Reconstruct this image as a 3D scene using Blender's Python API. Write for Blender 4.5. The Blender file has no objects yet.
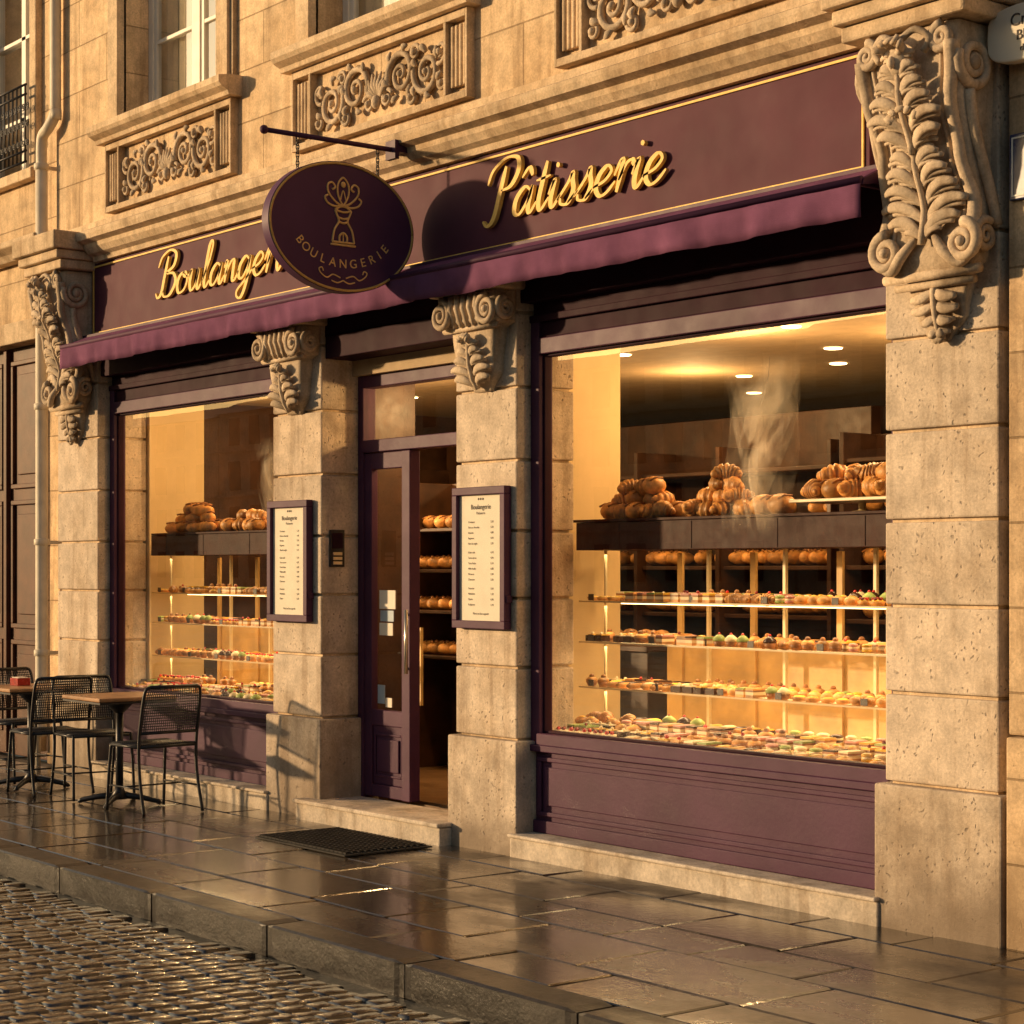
import bpy, math, random, bmesh
from mathutils import Vector, Matrix
random.seed(7)
S=bpy.context.scene
R=math.radians
# ------------------------------------------------------------------ helpers
def catmull(P,n=6,closed=False):
    P=[Vector(p) for p in P]; out=[]
    m=len(P)
    for i in range(m-1):
        p0=P[max(i-1,0)];p1=P[i];p2=P[i+1];p3=P[min(i+2,m-1)]
        for k in range(n):
            t=k/n
            out.append(0.5*((2*p1)+(p2-p0)*t+(2*p0-5*p1+4*p2-p3)*t*t+(3*p1-p0-3*p2+p3)*t*t*t))
    out.append(P[-1]); return out
class MB:
    def __init__(s): s.v=[];s.f=[];s.m=[];s.s=[];s.M=None
    def raw(s,vs,fs,m=0,sm=False):
        o=len(s.v)
        for p in vs:
            p=Vector(p)
            if s.M is not None: p=s.M@p
            s.v.append(p)
        for f in fs:
            s.f.append([o+i for i in f]); s.m.append(m); s.s.append(sm)
    def box(s,x0,x1,y0,y1,z0,z1,m=0):
        s.raw([(x0,y0,z0),(x1,y0,z0),(x1,y1,z0),(x0,y1,z0),(x0,y0,z1),(x1,y0,z1),(x1,y1,z1),(x0,y1,z1)],
          [(0,3,2,1),(4,5,6,7),(0,1,5,4),(1,2,6,5),(2,3,7,6),(3,0,4,7)],m)
    def pane(s,x0,x1,y,z0,z1,m=0):
        s.raw([(x0,y,z0),(x1,y,z0),(x1,y,z1),(x0,y,z1)],[(0,1,2,3)],m)
    def tube(s,pts,rad,n=8,m=0,flat=1.0,ref=None,sm=True):
        pts=[Vector(p) for p in pts]; N=len(pts)
        if not isinstance(rad,(list,tuple)): rad=[rad]*N
        vs=[];ref0=Vector(ref) if ref else None
        prev=None
        for i,p in enumerate(pts):
            t=(pts[min(i+1,N-1)]-pts[max(i-1,0)])
            if t.length<1e-9: t=Vector((0,0,1))
            t.normalize()
            if ref0 is not None: a=ref0-t*ref0.dot(t)
            elif prev is None:
                a=Vector((0,0,1)) if abs(t.z)<.9 else Vector((1,0,0)); a=a-t*a.dot(t)
            else: a=prev-t*prev.dot(t)
            if a.length<1e-6: a=t.orthogonal()
            a.normalize(); prev=a; b=t.cross(a)
            for k in range(n):
                an=2*math.pi*k/n
                vs.append(p+a*math.cos(an)*rad[i]*flat+b*math.sin(an)*rad[i])
        fs=[]
        for i in range(N-1):
            for k in range(n):
                fs.append((i*n+k,i*n+(k+1)%n,(i+1)*n+(k+1)%n,(i+1)*n+k))
        fs.append(tuple(range(n-1,-1,-1))); fs.append(tuple((N-1)*n+k for k in range(n)))
        s.raw(vs,fs,m,sm)
    def lathe(s,prof,c=(0,0,0),n=12,m=0,sm=True):
        vs=[];fs=[]
        for r,z in prof:
            for k in range(n):
                a=2*math.pi*k/n; vs.append((c[0]+r*math.cos(a),c[1]+r*math.sin(a),c[2]+z))
        for i in range(len(prof)-1):
            for k in range(n): fs.append((i*n+k,i*n+(k+1)%n,(i+1)*n+(k+1)%n,(i+1)*n+k))
        fs.append(tuple(range(n-1,-1,-1))); fs.append(tuple((len(prof)-1)*n+k for k in range(n)))
        s.raw(vs,fs,m,sm)
    def ell(s,c,r,n=8,m=0):
        if not isinstance(r,(tuple,list)): r=(r,r,r)
        vs=[];fs=[];h=max(3,n//2+1)
        for i in range(h+1):
            th=math.pi*(i/h)*.96+math.pi*.02
            for k in range(n):
                a=2*math.pi*k/n
                vs.append((c[0]+r[0]*math.sin(th)*math.cos(a),c[1]+r[1]*math.sin(th)*math.sin(a),c[2]-r[2]*math.cos(th)))
        for i in range(h):
            for k in range(n): fs.append((i*n+k,i*n+(k+1)%n,(i+1)*n+(k+1)%n,(i+1)*n+k))
        fs.append(tuple(range(n-1,-1,-1))); fs.append(tuple(h*n+k for k in range(n)))
        s.raw(vs,fs,m,True)
    def prof_x(s,prof,x0,x1,m=0):
        n=len(prof)
        vs=[(x0,y,z) for y,z in prof]+[(x1,y,z) for y,z in prof]
        fs=[(i,(i+1)%n,n+(i+1)%n,n+i) for i in range(n)]
        fs.append(tuple(range(n-1,-1,-1))); fs.append(tuple(range(n,2*n)))
        s.raw(vs,fs,m)
    def obj(s,name,mats,parent=None,bevel=0,loc=None,rotz=0):
        me=bpy.data.meshes.new(name); me.from_pydata([tuple(p) for p in s.v],[],s.f)
        for mm in (mats if isinstance(mats,(list,tuple)) else [mats]): me.materials.append(mm)
        me.polygons.foreach_set('material_index',s.m); me.polygons.foreach_set('use_smooth',s.s)
        me.update()
        bm=bmesh.new(); bm.from_mesh(me); bmesh.ops.recalc_face_normals(bm,faces=bm.faces); bm.to_mesh(me); bm.free()
        o=bpy.data.objects.new(name,me); S.collection.objects.link(o)
        if parent: o.parent=parent
        if loc: o.location=loc
        o.rotation_euler[2]=rotz
        if bevel:
            b=o.modifiers.new('bevel','BEVEL'); b.width=bevel; b.segments=2; b.limit_method='ANGLE'; b.angle_limit=R(50)
        return o
def empty(name,loc=(0,0,0),rotz=0):
    e=bpy.data.objects.new(name,None); S.collection.objects.link(e); e.location=loc; e.rotation_euler[2]=rotz; e.empty_display_size=.2
    return e
# ------------------------------------------------------------------ materials
def newmat(name):
    m=bpy.data.materials.new(name); m.use_nodes=True; nt=m.node_tree
    for n in list(nt.nodes): nt.nodes.remove(n)
    out=nt.nodes.new('ShaderNodeOutputMaterial')
    return m,nt,out
def N(nt,t,**k):
    n=nt.nodes.new(t)
    for a,b in k.items(): setattr(n,a,b)
    return n
def c4(c): return (c[0],c[1],c[2],1)
def mix(nt,fac,a,b,bt='MIX'):
    n=nt.nodes.new('ShaderNodeMix'); n.data_type='RGBA'; n.blend_type=bt
    for sock,val in ((n.inputs[0],fac),(n.inputs[6],a),(n.inputs[7],b)):
        if isinstance(val,bpy.types.NodeSocket): nt.links.new(val,sock)
        elif isinstance(val,(int,float)): sock.default_value=val
        else: sock.default_value=c4(val)
    return n.outputs[2]
def math_(nt,op,a,b=None,c=None,clamp=False):
    n=nt.nodes.new('ShaderNodeMath'); n.operation=op; n.use_clamp=clamp
    for i,val in enumerate((a,b,c)):
        if val is None: continue
        if isinstance(val,bpy.types.NodeSocket): nt.links.new(val,n.inputs[i])
        else: n.inputs[i].default_value=val
    return n.outputs[0]
def noise(nt,vec,scale,detail=4,rough=.55):
    n=nt.nodes.new('ShaderNodeTexNoise'); n.inputs['Scale'].default_value=scale; n.inputs['Detail'].default_value=detail; n.inputs['Roughness'].default_value=rough
    if vec: nt.links.new(vec,n.inputs['Vector'])
    return n.outputs['Fac']
def ramp(nt,fac,stops):
    n=nt.nodes.new('ShaderNodeValToRGB'); e=n.color_ramp.elements
    while len(e)<len(stops): e.new(.5)
    for i,(p,c) in enumerate(stops):
        e[i].position=p; e[i].color=c4(c) if not isinstance(c,(int,float)) else (c,c,c,1)
    nt.links.new(fac,n.inputs[0]); return n.outputs[0]
def mapv(nt,vec,scale):
    n=nt.nodes.new('ShaderNodeMapping'); n.inputs['Scale'].default_value=scale; nt.links.new(vec,n.inputs[0]); return n.outputs[0]
def bumpn(nt,h,strength,dist,normal=None):
    b=nt.nodes.new('ShaderNodeBump'); b.inputs['Strength'].default_value=strength; b.inputs['Distance'].default_value=dist
    nt.links.new(h,b.inputs['Height'])
    if normal: nt.links.new(normal,b.inputs['Normal'])
    return b.outputs[0]
def simple(name,col,rough=.5,metal=0,var=.15,scale=8,bump=.0,bscale=60,spec=.5,island=0,rvar=.1,sheen=0):
    m,nt,out=newmat(name)
    p=N(nt,'ShaderNodeBsdfPrincipled'); tc=N(nt,'ShaderNodeTexCoord'); ob=tc.outputs['Object']
    nz=noise(nt,ob,scale)
    dark=[c*(1-var*1.6) for c in col]; lite=[min(1,c*(1+var*1.6)) for c in col]
    c=ramp(nt,nz,[(.25,dark),(.75,lite)])
    if island:
        g=N(nt,'ShaderNodeNewGeometry'); r=g.outputs['Random Per Island']
        c=mix(nt,1.0,c,ramp(nt,r,[(0,1-island),(1,1+island)]),'MULTIPLY')
    nt.links.new(c,p.inputs['Base Color'])
    if rvar>0:
        n2=noise(nt,ob,scale*2.3,2)
        rr=math_(nt,'MULTIPLY_ADD',n2,rvar*2,rough-rvar,clamp=True); nt.links.new(rr,p.inputs['Roughness'])
    else: p.inputs['Roughness'].default_value=rough
    p.inputs['Metallic'].default_value=metal; p.inputs['Specular IOR Level'].default_value=spec
    if bump: nt.links.new(bumpn(nt,noise(nt,ob,bscale,4),bump,.01),p.inputs['Normal'])
    nt.links.new(p.outputs[0],out.inputs[0]); return m
def stone(name,col,pits=1.0,brick=None,grime=True,grain=.5):
    m,nt,out=newmat(name)
    p=N(nt,'ShaderNodeBsdfPrincipled'); tc=N(nt,'ShaderNodeTexCoord'); ob=tc.outputs['Object']
    big=noise(nt,ob,1.1,4,.6); med=noise(nt,ob,7,5,.65); fine=noise(nt,ob,70,3,.7)
    d=[col[0]*.74,col[1]*.68,col[2]*.60]; l=[min(1,x*1.12) for x in col]
    c=ramp(nt,big,[(.3,d),(.5,col),(.72,l)])
    c=mix(nt,.7,c,ramp(nt,med,[(.32,.60),(.6,1.12)]),'MULTIPLY')
    c=mix(nt,.55,c,ramp(nt,fine,[(.3,.6),(.7,1.2)]),'MULTIPLY')
    g=N(nt,'ShaderNodeNewGeometry'); rnd=g.outputs['Random Per Island']
    c=mix(nt,.9,c,ramp(nt,rnd,[(0,.86),(1,1.12)]),'MULTIPLY')
    st=noise(nt,mapv(nt,ob,(5,5,.45)),1.6,4,.65)
    c=mix(nt,.5,c,ramp(nt,st,[(.36,(.52,.45,.38)),(.5,(1,1,1))]),'MULTIPLY')
    v=N(nt,'ShaderNodeTexVoronoi'); v.inputs['Scale'].default_value=30
    wv=N(nt,'ShaderNodeVectorMath',operation='ADD'); nn=N(nt,'ShaderNodeTexNoise'); nn.inputs['Scale'].default_value=20; nn.inputs['Detail'].default_value=1
    nt.links.new(ob,nn.inputs['Vector'])
    sc=N(nt,'ShaderNodeVectorMath',operation='SCALE'); sc.inputs['Scale'].default_value=.06; nt.links.new(nn.outputs['Color'],sc.inputs[0])
    nt.links.new(ob,wv.inputs[0]); nt.links.new(sc.outputs[0],wv.inputs[1]); nt.links.new(wv.outputs[0],v.inputs['Vector'])
    pm=ramp(nt,noise(nt,ob,7,3),[(.43,.0),(.58,1.0)])
    pit=ramp(nt,v.outputs['Distance'],[(.13,1.0),(.27,0.0)])
    pit=math_(nt,'MULTIPLY',pit,pm)
    c=mix(nt,math_(nt,'MULTIPLY',pit,.6*pits),c,[x*.25 for x in col])
    sep=N(nt,'ShaderNodeSeparateXYZ'); nt.links.new(ob,sep.inputs[0])
    if grime:
        h=math_(nt,'MULTIPLY_ADD',noise(nt,ob,2.2,4),.9,-.45)
        h=math_(nt,'ADD',sep.outputs['Z'],h)
        c=mix(nt,ramp(nt,h,[(.0,.8),(.5,.0)]),c,[x*.33 for x in (col[0],col[1]*.92,col[2]*.85)])
    hgt=math_(nt,'MULTIPLY_ADD',med,.5,math_(nt,'MULTIPLY',fine,grain))
    hgt=math_(nt,'MULTIPLY_ADD',pit,-.9*pits,hgt)
    nrm=None
    if brick:
        cx=N(nt,'ShaderNodeCombineXYZ'); nt.links.new(sep.outputs['X'],cx.inputs[0]); nt.links.new(sep.outputs['Z'],cx.inputs[1])
        b=N(nt,'ShaderNodeTexBrick'); nt.links.new(cx.outputs[0],b.inputs['Vector'])
        b.inputs['Scale'].default_value=1; b.inputs['Brick Width'].default_value=brick[0]; b.inputs['Row Height'].default_value=brick[1]
        b.inputs['Mortar Size'].default_value=.005; b.inputs['Mortar Smooth'].default_value=.3
        b.inputs['Color1'].default_value=(1.05,1.03,1,1); b.inputs['Color2'].default_value=(.84,.82,.79,1); b.inputs['Mortar'].default_value=(.5,.46,.4,1)
        c=mix(nt,.85,c,b.outputs['Color'],'MULTIPLY')
        inv=math_(nt,'SUBTRACT',1.0,b.outputs['Fac'])
        nrm=bumpn(nt,inv,.8,.012)
    nt.links.new(c,p.inputs['Base Color']); p.inputs['Roughness'].default_value=.88; p.inputs['Specular IOR Level'].default_value=.2
    nt.links.new(bumpn(nt,hgt,.6,.009,nrm),p.inputs['Normal'])
    nt.links.new(p.outputs[0],out.inputs[0]); return m
def wet(name,cd,cl,rlo=.1,rhi=.55,wetscale=.8,bstr=.35,brick=None,spec=.5,n3a=.16,dry=(.46,.62),coat=1.0,rip=.12,cr=.05):
    m,nt,out=newmat(name)
    p=N(nt,'ShaderNodeBsdfPrincipled'); tc=N(nt,'ShaderNodeTexCoord'); ob=tc.outputs['Object']
    g=N(nt,'ShaderNodeNewGeometry'); rnd=g.outputs['Random Per Island']
    c=ramp(nt,rnd,[(0,cd),(.5,[(a+b)/2 for a,b in zip(cd,cl)]),(1,cl)])
    n1=noise(nt,ob,14,5,.7); c=mix(nt,.8,c,ramp(nt,n1,[(.3,.4),(.7,1.4)]),'MULTIPLY')
    w=noise(nt,mapv(nt,ob,(.6,1.2,1)),wetscale,6,.65)
    wm=ramp(nt,w,[(dry[0],0.0),(dry[1],1.0)])
    c=mix(nt,wm,mix(nt,1.0,c,(.55,.52,.5),'MULTIPLY'),c)
    nt.links.new(c,p.inputs['Base Color'])
    n3=noise(nt,ob,30,4,.7)
    rr=math_(nt,'MULTIPLY_ADD',wm,rhi-rlo,rlo); rr=math_(nt,'MULTIPLY_ADD',n3,n3a,rr); rr=math_(nt,'SUBTRACT',rr,n3a*.3,clamp=True)
    nt.links.new(rr,p.inputs['Roughness'])
    h=math_(nt,'MULTIPLY_ADD',noise(nt,ob,55,5,.7),.5,noise(nt,ob,9,3))
    p.inputs['Specular IOR Level'].default_value=spec
    nrm=None
    if brick:
        b=N(nt,'ShaderNodeTexBrick'); nt.links.new(ob,b.inputs['Vector']); b.inputs['Scale'].default_value=1
        b.inputs['Brick Width'].default_value=brick[0]; b.inputs['Row Height'].default_value=brick[1]; b.inputs['Mortar Size'].default_value=.01
        nrm=bumpn(nt,math_(nt,'SUBTRACT',1.0,b.outputs['Fac']),1,.02)
    nt.links.new(bumpn(nt,h,bstr,.006,nrm),p.inputs['Normal'])
    if coat:
        cw=math_(nt,'MULTIPLY',math_(nt,'SUBTRACT',1.0,wm,clamp=True),coat)
        nt.links.new(cw,p.inputs['Coat Weight']); p.inputs['Coat Roughness'].default_value=cr; p.inputs['Coat IOR'].default_value=1.45
        nt.links.new(bumpn(nt,noise(nt,ob,22,4,.65),rip,.006),p.inputs['Coat Normal'])
    nt.links.new(p.outputs[0],out.inputs[0]); return m
def glassmat(name,tint=(1,1,1),k=1.6,rough=.0,bump=0):
    m,nt,out=newmat(name)
    t=N(nt,'ShaderNodeBsdfTransparent'); t.inputs[0].default_value=c4(tint)
    g=N(nt,'ShaderNodeBsdfGlossy'); g.inputs['Roughness'].default_value=rough
    lw=N(nt,'ShaderNodeLayerWeight'); lw.inputs[0].default_value=.5
    f5=math_(nt,'POWER',lw.outputs['Facing'],5.0); fr=math_(nt,'MULTIPLY_ADD',f5,.9*k,.04*k,clamp=True)
    if bump:
        tc=N(nt,'ShaderNodeTexCoord'); nt.links.new(bumpn(nt,noise(nt,tc.outputs['Object'],.9,2),bump,.02),g.inputs['Normal'])
    mx=N(nt,'ShaderNodeMixShader'); nt.links.new(fr,mx.inputs[0])
    nt.links.new(t.outputs[0],mx.inputs[1]); nt.links.new(g.outputs[0],mx.inputs[2]); nt.links.new(mx.outputs[0],out.inputs[0]); return m
def emis(name,col,s):
    m,nt,out=newmat(name); e=N(nt,'ShaderNodeEmission'); e.inputs[0].default_value=c4(col); e.inputs[1].default_value=s
    nt.links.new(e.outputs[0],out.inputs[0]); m.cycles.emission_sampling='NONE'; return m

m_pier=stone('limestone_pitted',(.63,.515,.40),1.0)
m_wall=stone('limestone_ashlar',(.72,.54,.35),.35,brick=(.95,.36),grain=.3)
m_orn=stone('limestone_carved',(.58,.46,.335),.2,grain=.3)
m_trim=stone('limestone_trim',(.67,.51,.34),.3,grain=.3)
m_neigh=stone('neighbour_stone',(.70,.52,.33),.3,brick=(1.1,.45),grain=.3)
m_sill=stone('pale_step_stone',(.66,.56,.45),.2,grime=False)
m_purple=simple('purple_paint',(.072,.026,.057),.48,var=.15,scale=3,bump=.08,bscale=40,rvar=.08,spec=.15)
m_fascia=simple('fascia_paint',(.092,.028,.046),.6,var=.12,scale=2,bump=.05,bscale=30,rvar=.08,spec=.10)
m_dark=simple('dark_purple_paint',(.034,.012,.021),.6,var=.2,scale=3,spec=.06)
m_aw=simple('awning_canvas',(.165,.066,.128),.85,var=.2,scale=4,bump=.4,bscale=300,spec=.05)
m_gold=simple('gold_leaf',(.86,.56,.14),.55,metal=0,var=.1,scale=20,spec=.25)
m_goldp=simple('gold_paint',(.62,.40,.13),.6,metal=0,var=.1,scale=20,spec=.15)
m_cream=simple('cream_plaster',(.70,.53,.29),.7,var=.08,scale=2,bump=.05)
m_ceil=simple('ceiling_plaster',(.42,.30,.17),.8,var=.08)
m_brown=simple('dark_wood',(.055,.024,.011),.45,var=.3,scale=6,spec=.3)
m_tan=simple('oak_back_panel',(.50,.31,.11),.5,var=.25,scale=4)
m_floor=simple('wood_floor',(.2,.11,.05),.35,var=.2,scale=4)
m_doorbrown=simple('varnished_door_wood',(.085,.03,.014),.45,var=.3,scale=5,bump=.1,spec=.2)
m_white=simple('white_window_paint',(.76,.72,.64),.5,var=.05)
m_paper=simple('menu_paper',(.74,.67,.55),.7,var=.04)
m_ink=simple('ink',(.06,.045,.04),.7)
m_metal=simple('dark_iron',(.03,.028,.03),.42,metal=.5,var=.2,scale=30)
m_steel=simple('brushed_steel',(.55,.5,.42),.3,metal=.9)
m_tabletop=simple('table_wood',(.36,.2,.10),.4,var=.25,scale=9,spec=.25)
m_pipe=simple('painted_pipe',(.70,.62,.49),.55,var=.12,scale=6,bump=.1,spec=.2)
m_glass=glassmat('shop_window_glass',(.97,.955,.92),2.0,bump=.04)
m_glassu=glassmat('upper_window_glass',(.9,.9,.88),6,bump=.08)
m_glasss=glassmat('shelf_glass',(.95,.95,.9),1.0)
m_glassm=glassmat('menu_glass',(.98,.98,.97),.7)
m_shelf=simple('shelf_glass_edge',(.62,.50,.30),.3,var=.05)
m_blue=simple('enamel_blue',(.015,.03,.11),.3)
m_curtain=simple('curtain',(.8,.71,.56),.9,var=.08)
m_led=emis('led_strip',(1,.66,.28),6)
m_lamp=emis('downlight_lens',(1,.70,.34),14)
m_slab=wet('pavement_slabs',(.055,.044,.034),(.15,.12,.092),.12,.5,.9,.5,dry=(.48,.66),coat=.85,rip=.2,cr=.08)
m_kerb=wet('kerb_granite',(.05,.041,.033),(.085,.07,.056),.3,.6,1.2,.9,coat=.25,spec=.4,cr=.2)
m_sett=wet('cobble_setts',(.018,.015,.012),(.07,.056,.043),.12,.35,.7,.7,n3a=.12,dry=(.58,.78),coat=1.0,rip=.28,cr=.05)
m_ground=wet('ground_cobbles',(.04,.035,.03),(.07,.06,.05),.2,.5,.7,.4,brick=(.16,.11),coat=.5)
m_joint=simple('joint_mortar',(.03,.025,.02),.35,bump=.4,bscale=60)

# ------------------------------------------------------------------ world, sun, camera
EL=9
w=bpy.data.worlds.new('World'); S.world=w; w.use_nodes=True; nt=w.node_tree
bg=nt.nodes['Background']; sky=nt.nodes.new('ShaderNodeTexSky'); sky.sky_type='NISHITA'; sky.sun_disc=False
sky.sun_elevation=R(EL); sky.sun_rotation=R(225); sky.dust_density=3.0; sky.air_density=1.2
nt.links.new(sky.outputs[0],bg.inputs[0]); bg.inputs[1].default_value=.125
sl=bpy.data.lights.new('sun','SUN'); sl.energy=5.0; sl.angle=R(1.8); sl.color=(1,.68,.36)
so=bpy.data.objects.new('sun',sl); S.collection.objects.link(so)
so.rotation_euler=Vector((1,1.0,-math.tan(R(EL))*1.41)).to_track_quat('-Z','Y').to_euler(); so.location=(-20,-20,6)
cam=bpy.data.cameras.new('camera'); co=bpy.data.objects.new('camera',cam); S.collection.objects.link(co); S.camera=co
co.location=(10,-6.7,1.6)
f=Vector((-.789,.614,0)).normalized(); co.rotation_euler=f.to_track_quat('-Z','Y').to_euler()
cam.sensor_width=36; cam.lens=36*1940/1024; cam.shift_y=58/1024; cam.clip_end=2000
S.view_settings.view_transform='Standard'; S.view_settings.look='None'; S.view_settings.exposure=0

# ------------------------------------------------------------------ ground
mb=MB(); mb.raw([(-500,-500,-.19),(500,-500,-.19),(500,500,-.19),(-500,500,-.19)],[(0,1,2,3)]); mb.obj('ground',m_ground)
def grid(mb,cx,cy,hx,hy,zt,drop,inset,m=0,tilt=(0,0),depth=.05,sm=True,jit=0):
    us=[-1,-1+inset,1-inset,1]; vs=[]
    for j,v in enumerate(us):
        for i,u in enumerate(us):
            e=(i in(0,3))+(j in(0,3))
            z=zt-drop*(e>0)-drop*.8*(e>1)+tilt[0]*u+tilt[1]*v
            sh=1-.05*(e>1)
            vs.append((cx+u*hx*sh+random.uniform(-jit,jit),cy+v*hy*sh+random.uniform(-jit,jit),z))
    fs=[(j*4+i,j*4+i+1,j*4+i+5,j*4+i+4) for j in range(3) for i in range(3)]
    ring=[0,1,2,3,7,11,15,14,13,12,8,4]; o=len(vs)
    for r in ring: x,y,z=vs[r]; vs.append((x,y,zt-depth))
    for k in range(12): fs.append((ring[k],o+k,o+(k+1)%12,ring[(k+1)%12]))
    mb.raw(vs,fs,m,sm)
mb=MB(); x=-15.0
while x<12:
    wx=random.uniform(.082,.102); y=-2.24-random.uniform(0,.10)
    while y>-7.5:
        ly=random.uniform(.105,.15)
        if not (x<-8 and y<-5):
            grid(mb,x+wx/2+random.uniform(-.003,.003),y-ly/2,wx/2-.0045,ly/2-.0045,-.125+random.uniform(-.0035,.0035)-.02*math.sin((y+2.2)*.5),.0035,.20,0,(random.uniform(-.0015,.0015),random.uniform(-.0015,.0015)),.045,True,.002)
        y-=ly
    x+=wx
road=mb.obj('cobblestone_road',m_sett)
mb=MB(); mb.box(-30,20,-9,-2.2,-.18,-.146); o=mb.obj('road_bed',m_joint); o.parent=road
mb=MB(); rows=[0.32,.48,.36,.5,.34]; ys=[0.0]
for r in rows: ys.append(ys[-1]-r)
for k in range(len(rows)):
    x=-16+random.uniform(0,.5)
    while x<12:
        L=random.uniform(.5,.95)
        y0,y1=ys[k],ys[k+1]
        grid(mb,x+L/2,(y0+y1)/2,L/2-.005,(y0-y1)/2-.005,-.002+random.uniform(-.002,.002),.005,.03,0,(random.uniform(-.002,.002),random.uniform(-.002,.002)),.05,False)
        x+=L
pav=mb.obj('pavement',m_slab)
mb=MB(); mb.box(-30,20,-2.0,.35,-.18,-.018); o=mb.obj('mortar_bed',m_joint); o.parent=pav
mb=MB(); x=-16
while x<12:
    L=random.uniform(.85,1.2); dz=random.uniform(-.003,.003)
    grid(mb,x+L/2,-2.1,L/2-.006,.098,.001+dz,.009,.10,0,(0,0),.19,False,.002); x+=L
mb.obj('kerb',m_kerb)

# ------------------------------------------------------------------ building
B=empty('bakery_building')
piers=[(4.13,4.76,1),(.857,1.43,0),(-1.21,-.61,0),(-4.56,-3.84,1)]
mb=MB()
for (a,b,big) in piers:
    mb.box(a-.035,b+.04,-.035,.42,-.02,.64)
    zs=[.645,1.05,1.44,1.82,2.22,2.63,3.05]
    for i in range(len(zs)-1):
        mb.box(a,b,0,.42,zs[i]+.008,zs[i+1]-.008)
    mb.box(a,b,.0,.42,3.058,3.99)
mb.obj('piers',m_pier,B,.009)
mb=MB()
for (a,b,big) in piers: mb.box(a+.022,b-.022,.026,.40,0,3.95)
mb.obj('pier_joints',m_trim,B)
def interp(T,f):
    for i in range(len(T)-1):
        if T[i][0]<=f<=T[i+1][0]:
            t=(f-T[i][0])/(T[i+1][0]-T[i][0]); t=t*t*(3-2*t)
            return T[i][1]*(1-t)+T[i+1][1]*t
    return T[-1][1] if f>T[-1][0] else T[0][1]
def spiral(c,r0,r1,a0,turns,ax,n=40):
    out=[]
    for i in range(n+1):
        t=i/n; a=a0+turns*2*math.pi*t; r=r0*(1-t)**1.1+r1*t
        p=[c[0],c[1],c[2]]
        p[ax[0]]+=r*math.cos(a); p[ax[1]]+=r*math.sin(a); out.append(p)
    return out
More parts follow.
